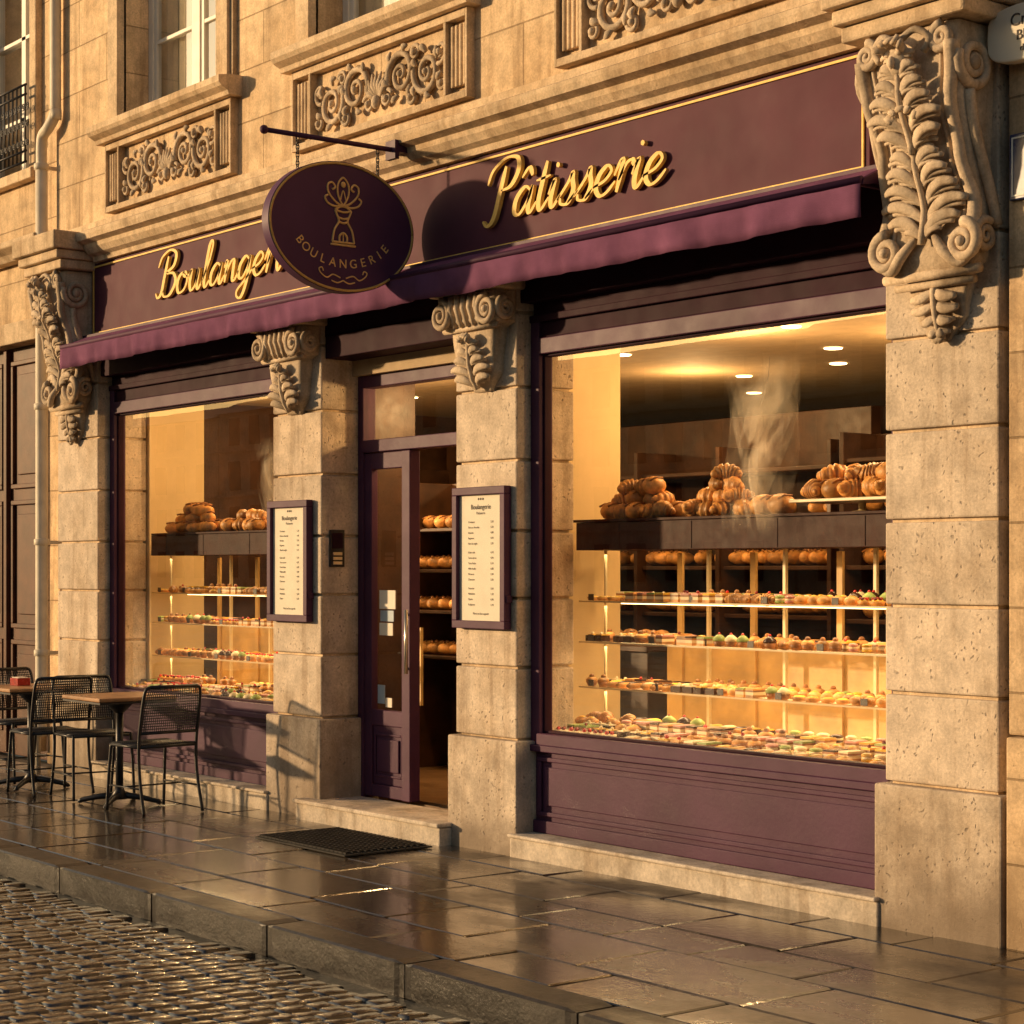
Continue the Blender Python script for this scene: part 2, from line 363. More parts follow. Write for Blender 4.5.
def console(mb,cx,w,zt,h,dep,big):
    T=[(0,.95),(.06,1.0),(.2,.93),(.4,.62),(.58,.36),(.66,.44),(.72,.5),(.77,.42),(.81,.2),(1,.06)] if big else \
      [(0,.9),(.1,1.0),(.28,.95),(.36,.62),(.5,.6),(.7,.52),(.85,.4),(1,.12)]
    W=[(0,1),(.74,.9),(.80,.62),(.92,.5),(1,.12)] if big else [(0,1),(.32,1),(.38,.72),(.8,.62),(1,.3)]
    e=lambda f:interp(T,max(0,min(1,f)))*dep
    n=40; vs=[]; fs=[]
    for i in range(n+1):
        ff=i/n; hw=w/2*interp(W,ff)*.92; z=zt-ff*h; ee=e(ff)
        vs+=[(cx-hw,.02,z),(cx-hw,-ee*.93,z),(cx-hw*.8,-ee,z),(cx,-ee*.97,z),(cx+hw*.8,-ee,z),(cx+hw,-ee*.93,z),(cx+hw,.02,z)]
    for i in range(n):
        for k in range(6): fs.append((i*7+k,i*7+k+1,i*7+k+8,i*7+k+7))
    fs.append(tuple(range(7))); fs.append(tuple(n*7+6-k for k in range(7)))
    mb.raw(vs,fs,0,True)
    P=lambda px,pz,l:(cx+px,-e((zt-pz)/h)-l,pz)
    k=w/.57
    def leaf(zb,zt_,hwid,pairs,rr,up=1,lift0=.01,curl=.05):
        L=(zt_-zb)
        for j in range(pairs):
            u=j/(pairs-1) if pairs>1 else 0
            z0=zb+L*(.02+.74*u); ln=hwid*(1.0-.42*u)*(.55+.45*min(1,u*4+.4))
            for s in(-1,1):
                for q,(da,fl) in enumerate(((0,1.0),(-.38,.74),(.36,.8),(.7,.55))):
                    pts=[];rad=[]
                    for i in range(9):
                        t=i/8; ang=R(62-34*u)+da*t-R(10)*t
                        px=s*math.sin(min(R(118),ang*(.45+.9*t)))*ln*fl*t
                        pz=z0+up*(abs(L)*.20*fl*math.sin(t*math.pi*.62)*(1-.25*u)-abs(L)*.03*t)
                        pts.append(P(px,pz,lift0+.018*(1-u*.3)*k+ .030*k*math.sin(t*math.pi*.8)-(.012*t if q else 0)+u*.01))
                        rad.append(rr*.8*k*fl*(.30+.85*math.sin(math.pi*(.06+.84*t)))*(1-.2*u))
                    mb.tube(pts,rad,7,0,.45,ref=(0,1,0))
        mb.tube([P(0,zb+L*t/12,lift0+.03*k+.012*math.sin(t/12*math.pi)) for t in range(13)],[.017*k*(1-.4*t/12) for t in range(13)],7)
        for a in (-50,-25,0,25,50):
            A=R(a); pts=[];rad=[]
            for i in range(8):
                t=i/7; rr2=abs(L)*.17
                px=math.sin(A)*rr2*t*1.1; pz=zb+L*.80+up*math.cos(A)*rr2*math.sin(t*2.2)
                pts.append(P(px,pz,lift0+.03*k+curl*k*t*t)); rad.append(rr*k*(.4+.7*math.sin(math.pi*(.1+.8*t))))
            mb.tube(pts,rad,7,0,.55,ref=(0,1,0))
    if big:
        for s in(-1,1):
            pts=[P(s*w*.43*interp([(0,1),(.45,.84),(1,1)],i/30),zt-h*(.07+.62*i/30),.004) for i in range(31)]
            mb.tube(pts,[.036*k*(1-.25*math.sin(math.pi*i/30)) for i in range(31)],9)
            pts=[P(s*w*.335*interp([(0,1),(.45,.8),(1,1)],i/30),zt-h*(.05+.62*i/30),.0) for i in range(31)]
            mb.tube(pts,.011*k,6)
            xx=cx+s*w*.47
            mb.tube(spiral((xx,-dep*.55,zt-h*.13),dep*.42,.01,R(160),2.3 ,(1,2)),[.026*(1-.5*i/40) for i in range(41)],8)
            mb.ell((xx,-dep*.55,zt-h*.13),(.03,.035,.035),8)
            pts=[(xx,-.04-dep*.5*math.cos(t*2.2)*(1-t*.3),zt-h*(.22+.42*t)) for t in [i/16 for i in range(17)]]
            mb.tube(pts,[.024]*17,8)
            mb.tube(spiral((xx,-dep*.26,zt-h*.68),dep*.27,.008,R(60),2.0,(1,2)),[.02*(1-.4*i/40) for i in range(41)],8)
            mb.tube(spiral((cx+s*w*.37,-e(.7)-.02,zt-h*.70),.085*k,.008,R(90),s*-2.0,(0,2)),[.026*(1-.45*i/40) for i in range(41)],8)
            mb.ell((cx+s*w*.37,-e(.7)-.035,zt-h*.70),.024,8)
            mb.tube(spiral((cx+s*w*.36,-e(.06)-.015,zt-h*.055),.06*k,.008,R(90),s*2.0,(0,2)),[.022*(1-.45*i/40) for i in range(41)],8)
            mb.tube(catmull([P(s*w*.08,zt-h*.66,.02),P(s*w*.2,zt-h*.72,.03),P(s*w*.33,zt-h*.765,.03),P(s*w*.45,zt-h*.74,.02)],5),[.012,.016,.02,.022,.024,.026,.026,.026,.026,.024,.022,.020,.018,.016,.014,.012],8)
        mb.tube([(cx-w*.46,-dep*.36,zt-h*.785),(cx+w*.46,-dep*.36,zt-h*.785)],.022,10)
        mb.tube([(cx-w*.38,-dep*.27,zt-h*.815),(cx+w*.38,-dep*.27,zt-h*.815)],.018,10)
        leaf(zt-h*.69,zt-h*.24,w*.50,7,.031)
        leaf(zt-h*.40,zt-h*.03,w*.44,6,.030,lift0=.03,curl=.07)
        mb.ell((cx,-dep-.05,zt-h*.10),(.06,.045,.075),10)
        for s in(-1,1):
            mb.ell((cx+s*.03,-dep-.085,zt-h*.085),(.018,.014,.014),7)
            mb.tube(catmull([(cx+s*.02,-dep-.06,zt-h*.04),(cx+s*.09,-dep-.05,zt-h*.015),(cx+s*.15,-dep-.03,zt-h*.05),(cx+s*.12,-dep-.03,zt-h*.09)],4),.016,7)
        mb.ell((cx,-dep-.095,zt-h*.115),(.016,.02,.028),7)
        leaf(zt-h*.83,zt-h*1.0,w*.32,4,.028,up=-1,lift0=.0,curl=.01)
    else:
        for s in(-1,1):
            mb.tube(spiral((cx+s*w*.36,-dep-.01,zt-h*.2),.085*k,.008,R(90),s*2.2,(0,2)),[.02*(1-.4*i/40) for i in range(41)],8)
            mb.ell((cx+s*w*.36,-dep-.02,zt-h*.2),.022,8)
            mb.tube(spiral((cx+s*w*.49,-dep*.55,zt-h*.19),dep*.42,.01,R(90),2.2,(1,2)),[.02*(1-.4*i/40) for i in range(41)],8)
        for j in range(5):
            xx=cx+(j-2)*w*.1
            mb.tube([(xx,-dep*1.0,zt-.01),(xx,-dep*1.07,zt-h*.15),(xx,-dep*.8,zt-h*.33)],.02,6)
        mb.tube([(cx-w*.42,-dep*.7,zt-h*.35),(cx+w*.42,-dep*.7,zt-h*.35)],.018,8)
        leaf(zt-h*.97,zt-h*.42,w*.40,5,.026,lift0=.0,curl=.05)
mb=MB()
console(mb,4.475,.57,3.91,1.31,.26,True)
console(mb,-4.2,.60,3.91,1.31,.26,True)
console(mb,1.143,.60,3.17,.55,.15,False)
console(mb,-.91,.60,3.17,.55,.15,False)
mb.obj('carved_consoles',m_orn,B)
mb=MB()
for cx in(4.475,-4.2):
    mb.box(cx-.34,cx+.34,-.30,.3,3.92,3.99); mb.box(cx-.36,cx+.36,-.34,.3,3.993,4.06); mb.box(cx-.39,cx+.39,-.38,.3,4.063,4.2)
for cx in(1.143,-.91):
    mb.box(cx-.33,cx+.33,-.17,.1,3.172,3.24)
mb.obj('console_caps',m_trim,B,.012)
mb=MB()
prof=[(.1,3.975),(-.05,3.975),(-.06,4.01),(-.10,4.03),(-.13,4.07),(-.135,4.10),(-.19,4.12),(-.20,4.155),(-.20,4.18),(-.06,4.24),(.1,4.24)]
mb.prof_x(prof,-3.805,4.08)
mb.prof_x([(.1,4.245),(-.015,4.245),(-.015,4.30),(.1,4.30)],-4.7,4.8)
mb.obj('cornice',m_trim,B)
mb=MB(); mb.box(-3.92,4.05,-.012,.2,3.40,3.974); mb.box(-3.9,4.12,.03,.2,3.1,3.398,1)
mb.box(-3.9,4.12,-.05,.03,3.375,3.405,0)
mb.obj('fascia_board',[m_fascia,m_dark],B,.004)
mb=MB()
for z in(3.945,3.432): mb.box(-3.88,4.02,-.022,-.0125,z-.006,z+.006)
for x in(-3.88,4.008): mb.box(x,x+.011,-.0215,-.0127,3.438,3.939)
mb.obj('fascia_gold_border',m_gold,B)
cs=[-2.74,0.0,2.74,5.5,8.2]; hw=.76; z0,z1=5.0,7.3; ZT=9.5; YW=.055
mb=MB()
mb.box(-4.70,11.5,YW,.5,4.0,z0); mb.box(-4.70,11.5,YW,.5,z1,ZT)
xs=[-4.70]
for c in cs: xs+=[c-hw,c+hw]
xs.append(11.5)
for i in range(0,len(xs),2): mb.box(xs[i],xs[i+1],YW,.5,z0,z1)
mb.obj('upper_wall',m_wall,B)
mb=MB(); mo=MB(); mf=MB(); mg=MB(); mc=MB()
for c in cs:
    mb.prof_x([(YW+.02,4.87),(-.05,4.87),(-.06,4.90),(-.11,4.925),(-.13,4.95),(-.13,4.995),(-.03,5.012),(YW+.22,5.012),(YW+.22,4.96)],c-1.03,c+1.03)
    for (a,b,zz0,zz1) in((c-.95,c+.95,4.82,4.868),(c-.95,c+.95,4.345,4.39),(c-.97,c-.95,4.345,4.868),(c+.95,c+.97,4.345,4.868),(c-.76,c-.735,4.39,4.82),(c+.735,c+.76,4.39,4.82)):
        mb.box(a,b,-.005,YW+.01,zz0,zz1)
    for s in(-1,1):
        for j in range(4):
            xx=c+s*(.795+.04*j); mb.tube([(xx,.03,4.43),(xx,.03,4.79)],.017,8)
    for s in(-1,1):
        mb.box(min(c+s*hw,c+s*(hw+.16)),max(c+s*hw,c+s*(hw+.16)),-.005,YW+.02,5.014,z1+.16)
        mb.box(min(c+s*(hw+.165),c+s*(hw+.20)),max(c+s*(hw+.165),c+s*(hw+.20)),.02,YW+.02,5.014,z1+.16)
    mb.box(c-hw,c+hw,-.005,YW+.02,z1,z1+.16)
    mb.box(c-hw-.25,c+hw+.25,-.1,YW+.02,z1+.165,z1+.25)
    for s in(-1,1):
        zc=4.605; Y=.03
        def SP(c0,r,a0,t): return spiral((c+s*c0[0],Y,c0[1]),r,.012,a0 if s>0 else math.pi-a0,t*s,(0,2),36)
        for (c0,r,a0,t) in(((.25,zc+.02),.15,R(200),-1.9),((.52,zc-.02),.14,R(150),1.9),((.66,zc+.07),.07,R(250),1.4),((.1,zc-.1),.06,R(20),1.5),((.40,zc+.12),.05,R(0),1.4),((.36,zc-.14),.045,R(0),-1.4),((.68,zc-.12),.045,R(90),1.3)):
            pts=SP(c0,r,a0,t); mo.tube(pts,[(.022 if r>.1 else .015)*(1-.45*i/36) for i in range(37)],7)
            mo.ell((c+s*c0[0],Y-.01,c0[1]),.022,8)
            if r>.1:
                for q in range(7):
                    a=a0+t*2*math.pi*q*.055*1.6
                    ax=math.cos(a)*s; az=math.sin(a)
                    p0=Vector((c+s*c0[0]+ax*r*.85,Y,c0[1]+az*r*.85)); tx=-az*s*(1 if t>0 else -1); tz=math.cos(a)*(1 if t>0 else -1)
                    pts=[p0,p0+Vector((ax*.03+tx*.02,-.02,az*.03+tz*.02)),p0+Vector((ax*.04+tx*.055,-.012,az*.04+tz*.055))]
                    mo.tube(catmull(pts,3),[.012,.018,.022,.024,.02,.014,.008],6,0,.6,ref=(0,1,0))
    for q in range(7):
        a=R(-60+20*q)+math.pi/2
        mo.tube([(c,.03,4.52),(c+.09*math.cos(a),.01,4.52+.09*math.sin(a)),(c+.15*math.cos(a),.02,4.52+.17*math.sin(a))],[.012,.024,.008],6,0,.6,ref=(0,1,0))
    mo.ell((c,.015,4.5),(.035,.03,.045),8)
    y=.26
    for (a,b,zz0,zz1,yy) in((c-hw,c-hw+.07,5.012,z1,0),(c+hw-.07,c+hw,5.012,z1,0),(c-hw+.07,c+hw-.07,5.012,5.09,0),(c-hw+.07,c+hw-.07,z1-.08,z1,0),(c-.05,c+.05,5.09,z1-.08,.0)):
        mf.box(a,b,y,y+.07,zz0,zz1)
    for s in(-1,1):
        x0=c+s*.05; x1=c+s*(hw-.07); a,b=min(x0,x1),max(x0,x1)
        mf.box(a,a+.045,y+.012,y+.055,5.09,z1-.08); mf.box(b-.045,b,y+.012,y+.055,5.09,z1-.08)
        for zz in(5.09,5.62,6.2,6.78): mf.box(a+.045,b-.045,y+.014,y+.053,zz,zz+(.05 if zz<5.1 else .03))
        mg.pane(a+.04,b-.04,y+.033,5.1,z1-.09)
        n=14
        for i in range(n):
            xa=a+(b-a)*i/n; xb=a+(b-a)*(i+1)/n; ya=y+.08+(.02 if i%2 else 0); yb=y+.08+(0 if i%2 else .02)
            mc.raw([(xa,ya,5.0),(xb,yb,5.0),(xb,yb,z1),(xa,ya,z1)],[(0,1,2,3)],0,True)
mb.obj('window_surrounds',m_trim,B,.004); mo.obj('relief_scrollwork',m_orn,B); mf.obj('upper_window_frames',m_white,B,.004)
mg.obj('upper_window_panes',m_glassu,B); mc.obj('curtains',m_curtain,B)
mb=MB(); mb.box(-4.7,11.5,.5,.9,3.2,ZT); mb.obj('wall_core',m_dark,B)
mb=MB(); mb.box(4.795,11.5,.02,.5,.9,3.998); mb.box(4.82,11.5,-.03,.5,-.02,.895)
mb.obj('side_wall',m_wall,B,.01)
def shopwin(x0,x1):
    mb=MB(); y=.10
    mb.box(x0,x0+.075,y,y+.1,.62,3.0); mb.box(x1-.05,x1,y,y+.1,.62,3.0)
    mb.box(x0+.075,x1-.05,y,y+.1,2.81,2.9); mb.box(x0+.075,x1-.05,y-.02,y+.1,.62,.685)
    mb.box(x0,x1,y+.02,y+.14,2.902,3.12,1); mb.box(x0,x1,y-.01,y+.02,2.99,3.03,1)
    for(a,b,c,d) in((x0+.075,x0+.09,.685,2.81),(x1-.065,x1-.05,.685,2.81),(x0+.09,x1-.065,2.795,2.81),(x0+.09,x1-.065,.685,.70)):
        mb.box(a,b,y+.03,y+.08,c,d,1)
    mb.box(x0,x1,y+.01,y+.12,.13,.617)
    mb.box(x0,x1,y-.035,y+.008,.585,.622); mb.box(x0,x1,y-.012,y+.008,.13,.20)
    for(a,b,c,d) in((x0+.07,x0+.10,.25,.53),(x1-.10,x1-.07,.25,.53),(x0+.07,x1-.07,.53,.555),(x0+.07,x1-.07,.225,.25)):
        mb.box(a,b,y-.008,y+.009,c,d)
    mb.box(x0+.13,x1-.13,y-.002,y+.009,.285,.50)
    mb.obj('window_joinery',[m_purple,m_dark],B,.005)
    mb=MB(); mb.pane(x0+.08,x1-.055,y+.053,.69,2.805); mb.obj('display_window_glass',m_glass,B)
    mb=MB(); mb.box(x0-.0,x1+.0,-.05,.10,-.015,.105); mb.box(x0,x1,-.07,.105,.108,.128); mb.obj('window_sill_stone',m_sill,B,.008)
shopwin(1.432,4.128); shopwin(-3.838,-1.212)
mb=MB(); y=.28; x0,x1=-.608,.855
mb.box(x0,x0+.06,y,y+.1,.12,2.86); mb.box(x1-.06,x1,y,y+.1,.12,2.86)
mb.box(x0+.06,x1-.06,y,y+.1,2.78,2.86); mb.box(x0+.06,x1-.06,y-.01,y+.1,2.36,2.44)
mb.box(x0,x1,y-.02,y+.2,2.862,3.12,1); mb.box(x0,x1,.03,y-.022,2.96,3.12,1)
a,b=x0+.06,-.01
mb.box(a,a+.085,y+.01,y+.06,.14,2.355); mb.box(b-.09,b,y-.005,y+.075,.14,2.355); mb.box(a+.085,b-.09,y+.01,y+.06,2.25,2.355)
mb.box(a+.085,b-.09,y+.01,y+.06,.60,.70); mb.box(a+.085,b-.09,y+.01,y+.06,.14,.22); mb.box(a+.085,b-.09,y+.025,y+.05,.22,.60)
for(p,q,r,t) in((a+.11,a+.125,.27,.55),(b-.13,b-.115,.27,.55),(a+.125,b-.13,.535,.55),(a+.125,b-.13,.27,.285)): mb.box(p,q,y+.015,y+.026,r,t)
mb.box(a+.145,b-.15,y+.012,y+.026,.305,.515)
mb.obj('door_frame_and_leaf',[m_purple,m_dark],B,.005)
mb=MB(); xo=x1-.11
mb.box(xo,xo+.05,y+.1,y+.19,.14,2.35); mb.box(xo,xo+.05,y+.80,y+.9,.14,2.35); mb.box(xo,xo+.05,y+.19,y+.80,2.25,2.35); mb.box(xo,xo+.05,y+.19,y+.80,.14,.65)
mb.obj('open_door_leaf',m_purple,B,.005)
mb=MB(); mb.raw([(xo+.023,y+.19,.65),(xo+.023,y+.80,.65),(xo+.023,y+.80,2.25),(xo+.023,y+.19,2.25)],[(0,1,2,3)])
mb.pane(a+.085,b-.09,y+.038,.70,2.25); mb.pane(x0+.06,x1-.06,y+.043,2.44,2.78); mb.obj('door_glass',m_glass,B)
mb=MB(); mb.tube([(b+.025,y-.05,.95),(b+.025,y-.05,1.35)],.012,8)
for z in(.98,1.32): mb.tube([(b+.025,y-.05,z),(b-.03,y+.0,z)],.008,6)
mb.obj('door_handle',m_steel,B)
m_stk=simple('sticker_blue',(.3,.38,.45),.5)
mb=MB(); mb.box(-.40,-.22,y+.030,y+.034,1.35,1.47); mb.box(-.39,-.24,y+.030,y+.034,1.27,1.34,1);mb.box(-.40,-.25,y+.030,y+.034,1.18,1.26); mb.box(-.42,-.34,y+.030,y+.034,.74,.86,1); mb.box(-.33,-.26,y+.030,y+.034,.72,.78)
mb.obj('door_stickers',[m_paper,m_stk],B)
mb=MB(); mb.box(-.73,.86,-.12,.285,-.015,.10); mb.box(-.74,.865,-.14,.287,.102,.128); mb.obj('doorstep',m_sill,B,.008)
# interior
mb=MB()
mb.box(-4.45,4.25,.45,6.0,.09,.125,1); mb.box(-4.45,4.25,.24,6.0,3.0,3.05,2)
mb.box(-4.50,-4.42,.22,1.25,.1,3.0,0); mb.box(-4.50,-4.42,1.25,6.0,.1,3.0,3)
mb.box(-4.42,-3.80,.425,.44,.1,3.0,0)
mb.box(4.14,4.24,.42,6.0,.1,3.0,3); mb.box(-4.4,4.2,6.0,6.1,.1,3.0,3)
mb.box(.93,1.03,.43,1.12,.125,3.0,0)
mb.box(1.2,4.1,.20,1.1,.55,.66,0); mb.box(-4.2,-1.25,.20,1.1,.55,.66,0)
mb.box(-.8,-.70,.43,.8,.125,3.0,3)
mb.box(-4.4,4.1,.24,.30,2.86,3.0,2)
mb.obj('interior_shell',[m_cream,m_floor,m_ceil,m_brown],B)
mb=MB()
mb.box(-4.2,.85,3.6,3.7,.12,2.75); mb.box(1.3,4.1,3.1,3.2,.12,2.5)
for z in(.9,1.25,1.6,1.95,2.3): mb.box(-4.2,.8,3.25,3.6,z,z+.03); mb.box(1.3,4.1,2.8,3.1,z,z+.03)
for x in(-4.2,-3.2,-2.2,-1.2,-.3,.8,1.3,2.2,3.1,4.05): mb.box(x,x+.04,3.2 if x<1 else 2.78,3.6 if x<1 else 3.1,.12,2.5)
mb.box(-2.6,.3,2.0,2.5,.12,1.05); mb.box(-2.65,.35,1.95,2.55,1.05,1.09)
for x in(-1.9,-1.1,-.35): mb.box(x,x+.04,1.55,1.95,.12,2.25)
for z in(.95,1.28,1.58,1.88): mb.box(-1.9,-.31,1.55,1.95,z,z+.025)
mb.box(-1.9,-.31,1.95,1.97,.12,2.25)
mb.obj('interior_wall_shelving',m_brown,B,.005)
mb=MB()
dl=[(2.2,1.4),(3.3,1.25),(1.6,2.4),(2.8,2.5),(.5,1.6),(0.0,3.2),(-1.2,1.5),(-2.4,1.4),(-3.3,1.9),(-2.0,3.0),(3.6,2.6),(1.9,3.7),(-.9,4.2),(3.0,4.0),(.6,4.6),(2.6,1.0),(1.0,3.1),(3.8,.9),(.2,5.4),(-3.6,1.1),(-2.9,2.3)]
for (x,y) in dl: mb.lathe([(.0,0),(.055,0),(.06,.004)],(x,y,2.992),16,0)
mb.obj('ceiling_downlights',m_lamp,B)
def plight(x,y,z,e,r=.06,col=(1,.62,.26)):
    l=bpy.data.lights.new('lamp','POINT'); l.energy=e; l.color=col; l.shadow_soft_size=r
    o=bpy.data.objects.new('downlight_lamp',l); S.collection.objects.link(o); o.location=(x,y,z); o.parent=B
for (x,y,e) in [(1.9,1.3,40),(3.3,1.2,40),(-1.7,1.2,40),(-3.2,1.2,42),(-.1,1.0,55),(0,2.7,34),(2.6,2.2,34)]: plight(x,y,2.7,e)  # strongest one, by the door, is an extra lamp added to brighten the doorway
def alight(x,y,z,sx,sy,e,parent):
    l=bpy.data.lights.new('strip','AREA'); l.shape='RECTANGLE'; l.size=sx; l.size_y=sy; l.energy=e; l.color=(1,.70,.34)
    o=bpy.data.objects.new('shelf_strip_light',l); S.collection.objects.link(o); o.location=(x,y,z); o.parent=parent

# ------------------------------------------------------------------ breads & pastries
m_crust=simple('bread_crust',(.58,.28,.08),.45,var=.4,scale=16,bump=.3,bscale=70,island=.35)
m_crustd=simple('dark_crust',(.30,.12,.032),.45,var=.35,scale=22,bump=.25,bscale=70,island=.3)
m_choc=simple('chocolate',(.05,.018,.008),.25,var=.2)
m_crm=simple('cream_filling',(.80,.66,.42),.5,var=.1,island=.15)
m_yel=simple('custard',(.80,.46,.05),.3,var=.12,island=.35)
m_red=simple('berry',(.42,.022,.015),.25,var=.25,scale=30,island=.6)
m_pink=simple('pink_icing',(.62,.27,.22),.4,var=.1,island=.3)
m_card=simple('price_card',(.05,.035,.03),.5)
m_green=simple('pistachio',(.30,.38,.10),.5,var=.15,island=.3)
FM=[m_crust,m_choc,m_crm,m_yel,m_red,m_pink,m_card,m_crustd,m_green]
def croissant(mb,loc,L=.15,rot=0,tilt=0):
    mb.M=Matrix.Translation(loc)@Matrix.Rotation(rot,4,'Z')@Matrix.Rotation(tilt,4,'X')
    pts=[];rad=[]
    n=28
    for i in range(n+1):
        t=i/n*2-1; a=t*1.2
        pts.append((math.sin(a)*L*.5,-(1-math.cos(a))*L*.42,0))
        r=L*.30*(1-abs(t)**1.8*.8); r*=(.84 if i%4==0 else (1.0 if i%4==1 else (1.08 if i%4==2 else 1.05))); rad.append(r)
    f0=len(mb.m); mb.tube(pts,rad,9,0)
    for i in range(n):
        if i%4==3:  # faces running into each groove take the darker crust colour
            for k in range(9): mb.m[f0+i*9+k]=7
    mb.M=None
def loaf(mb,loc,L,r,rot,tz=0):
    mb.M=Matrix.Translation(loc)@Matrix.Rotation(rot,4,'Z')@Matrix.Rotation(tz,4,'Y')
    n=12; mb.tube([(L*(i/n-.5),0,0) for i in range(n+1)],[r*max(.25,math.sin(math.pi*(.06+.88*i/n))**.45) for i in range(n+1)],10,0)
    for k in range(4):
        x=L*(-.3+.2*k); mb.tube([(x-.02,-r*.5,r*.83),(x,0,r*.99),(x+.02,r*.45,r*.86)],.007,5,7)
    mb.M=None
def boule(mb,c,s):
    mb.ell(c,(s*.46,s*.46,s*.36),14,0)
    for a in(-.5,0,.5):
        mb.tube([(c[0]+s*(a*.5)-.01,c[1]-s*.36,c[2]+s*.18),(c[0]+s*a*.5,c[1]-s*.15,c[2]+s*.325-abs(a)*s*.06),(c[0]+s*a*.5+.01,c[1]+s*.15,c[2]+s*.325-abs(a)*s*.06)],.006,5,7)
def pile(name,cx,cy,z,w,d,layers,size,kind='mix'):
    # a low mound: each course sits in the hollows of the one below
    mb=MB()
    for L in range(layers):
        f=1-L/(layers+.35)
        nx=max(1,round(w/(size*.78))-L); ny=max(1,round(d/(size*.8))-L)
        for i in range(nx):
            for j in range(ny):
                x=cx+(i-(nx-1)/2)*size*.78+random.uniform(-.015,.015); y=cy+(j-(ny-1)/2)*size*.72+random.uniform(-.015,.015)
                zz=z+size*.28+L*size*.46+random.uniform(-.008,.01)
                if kind=='round' or (kind=='mix' and random.random()<.35): boule(mb,(x,y,zz),size)
                elif kind=='loaf': loaf(mb,(x,y,zz),size*1.5,size*.32,random.uniform(-.5,.5))
                else: croissant(mb,(x,y+.02,zz),size*1.12,random.uniform(-1.4,1.4)+random.choice([0,3.14]),random.uniform(-.6,.6))
    return mb.obj(name,FM)
def pastry(mb,kind,x,y,z,s=.075):
    r=s/2; rz=random.uniform(-.15,.15)
    T=Matrix.Translation((x,y,z))@Matrix.Rotation(rz,4,'Z'); mb.M=T
    if kind==0:
        mb.lathe([(r*.8,0),(r,.022),(r*.9,.022)],(0,0,0),10,0); mb.lathe([(r*.88,0.018),(r*.6,.03),(0.001,.033)],(0,0,0),10,3)
        for k in range(5): a=k*1.256; mb.ell((r*.5*math.cos(a),r*.5*math.sin(a),.033),s*.13,6,4)
    elif kind==1:
        mb.tube([(0,-s*.75+s*1.5*i/6,.018) for i in range(7)],[.008,.018,.019,.019,.019,.018,.008],8,0)
        mb.tube([(0,-s*.6+s*1.2*i/4,.03) for i in range(5)],[.005,.012,.012,.012,.005],6,random.choice([1,1,2,3]))
    elif kind==2:
        w=s*.38; top=random.choice([5,3,1,8,2,0]); mb.box(-w,w,-s*.6,s*.6,0,.014,0); mb.box(-w*.98,w*.98,-s*.59,s*.59,.0142,.030,2); mb.box(-w,w,-s*.6,s*.6,.0302,.04,7); mb.box(-w*.98,w*.98,-s*.59,s*.59,.0402,.050,top)
        if random.random()<.3: mb.ell((0,-s*.3,.056),s*.12,6,4)
    elif kind==3:
        mb.lathe([(r*.6,0),(r*.85,.03)],(0,0,0),10,7); mb.lathe([(r*.9,.03),(r*.85,.045),(r*.45,.06),(.004,.068)],(0,0,0),10,random.choice([2,1,8])); mb.ell((0,0,.068),.009,6,4)
    elif kind==4:
        mb.ell((0,0,.02),(r,r,.026),10,0)
        mb.ell((0,0,.040),(r*.5,r*.5,.01),8,3)
    elif kind==5: mb.M=None; croissant(mb,(x,y,z+.02),s*1.35,random.uniform(-.4,.4))
    elif kind==6:
        w=s*.42; mb.box(-w,w,-w,w,0,.034,1); mb.box(-w*.7,w*.7,-w*.7,w*.7,.0342,.040,random.choice([3,2])); mb.ell((0,0,.044),.010,6,2)
    elif kind==7:
        mb.lathe([(r*.8,0),(r*1.05,.02),(r*.9,.02)],(0,0,0),10,0); mb.lathe([(r*.9,0.016),(r*.6,.026),(0.001,.028)],(0,0,0),10,3)
    elif kind==8:
        mt=random.choice([5,8,3,1,2])
        for q in(0,.024): mb.ell((0,0,.012+q),(r*.7,r*.7,.012),10,mt)
        mb.lathe([(r*.62,.018),(r*.62,.028)],(0,0,0),10,2)
    elif kind==9:
        mb.lathe([(r*.6,0),(r*.95,.03)],(0,0,0),10,7); mb.ell((0,0,.035),(r*.9,r*.9,.02),10,0); mb.ell((0,0,.058),(r*.4,r*.4,.014),8,7)
    elif kind==10:
        mb.lathe([(r*.9,0),(r*.9,.035),(r*.8,.037)],(0,0,0),12,2)
        for k in range(4): a=k*1.57; mb.ell((r*.45*math.cos(a),r*.45*math.sin(a),.043),s*.13,6,4)
    mb.M=None
def shelfrow(mb,x0,x1,y,z,kinds,dx=.085,s=.075,p=.95):
    x=x0; k=random.choice(kinds); c=0
    while x<x1:
        if c<=0: k=random.choice(kinds); c=random.randint(2,5); x+=random.choice([0,0,.03])
        if random.random()<p: pastry(mb,k,x,y+random.uniform(-.008,.008),z,s*random.uniform(.9,1.12))
        x+=dx*(1.15 if k in(0,3,7,9) else 1.0)*random.uniform(.93,1.07); c-=1
m_lacq=simple('counter_lacquer',(.045,.014,.012),.5,var=.2,spec=.12)
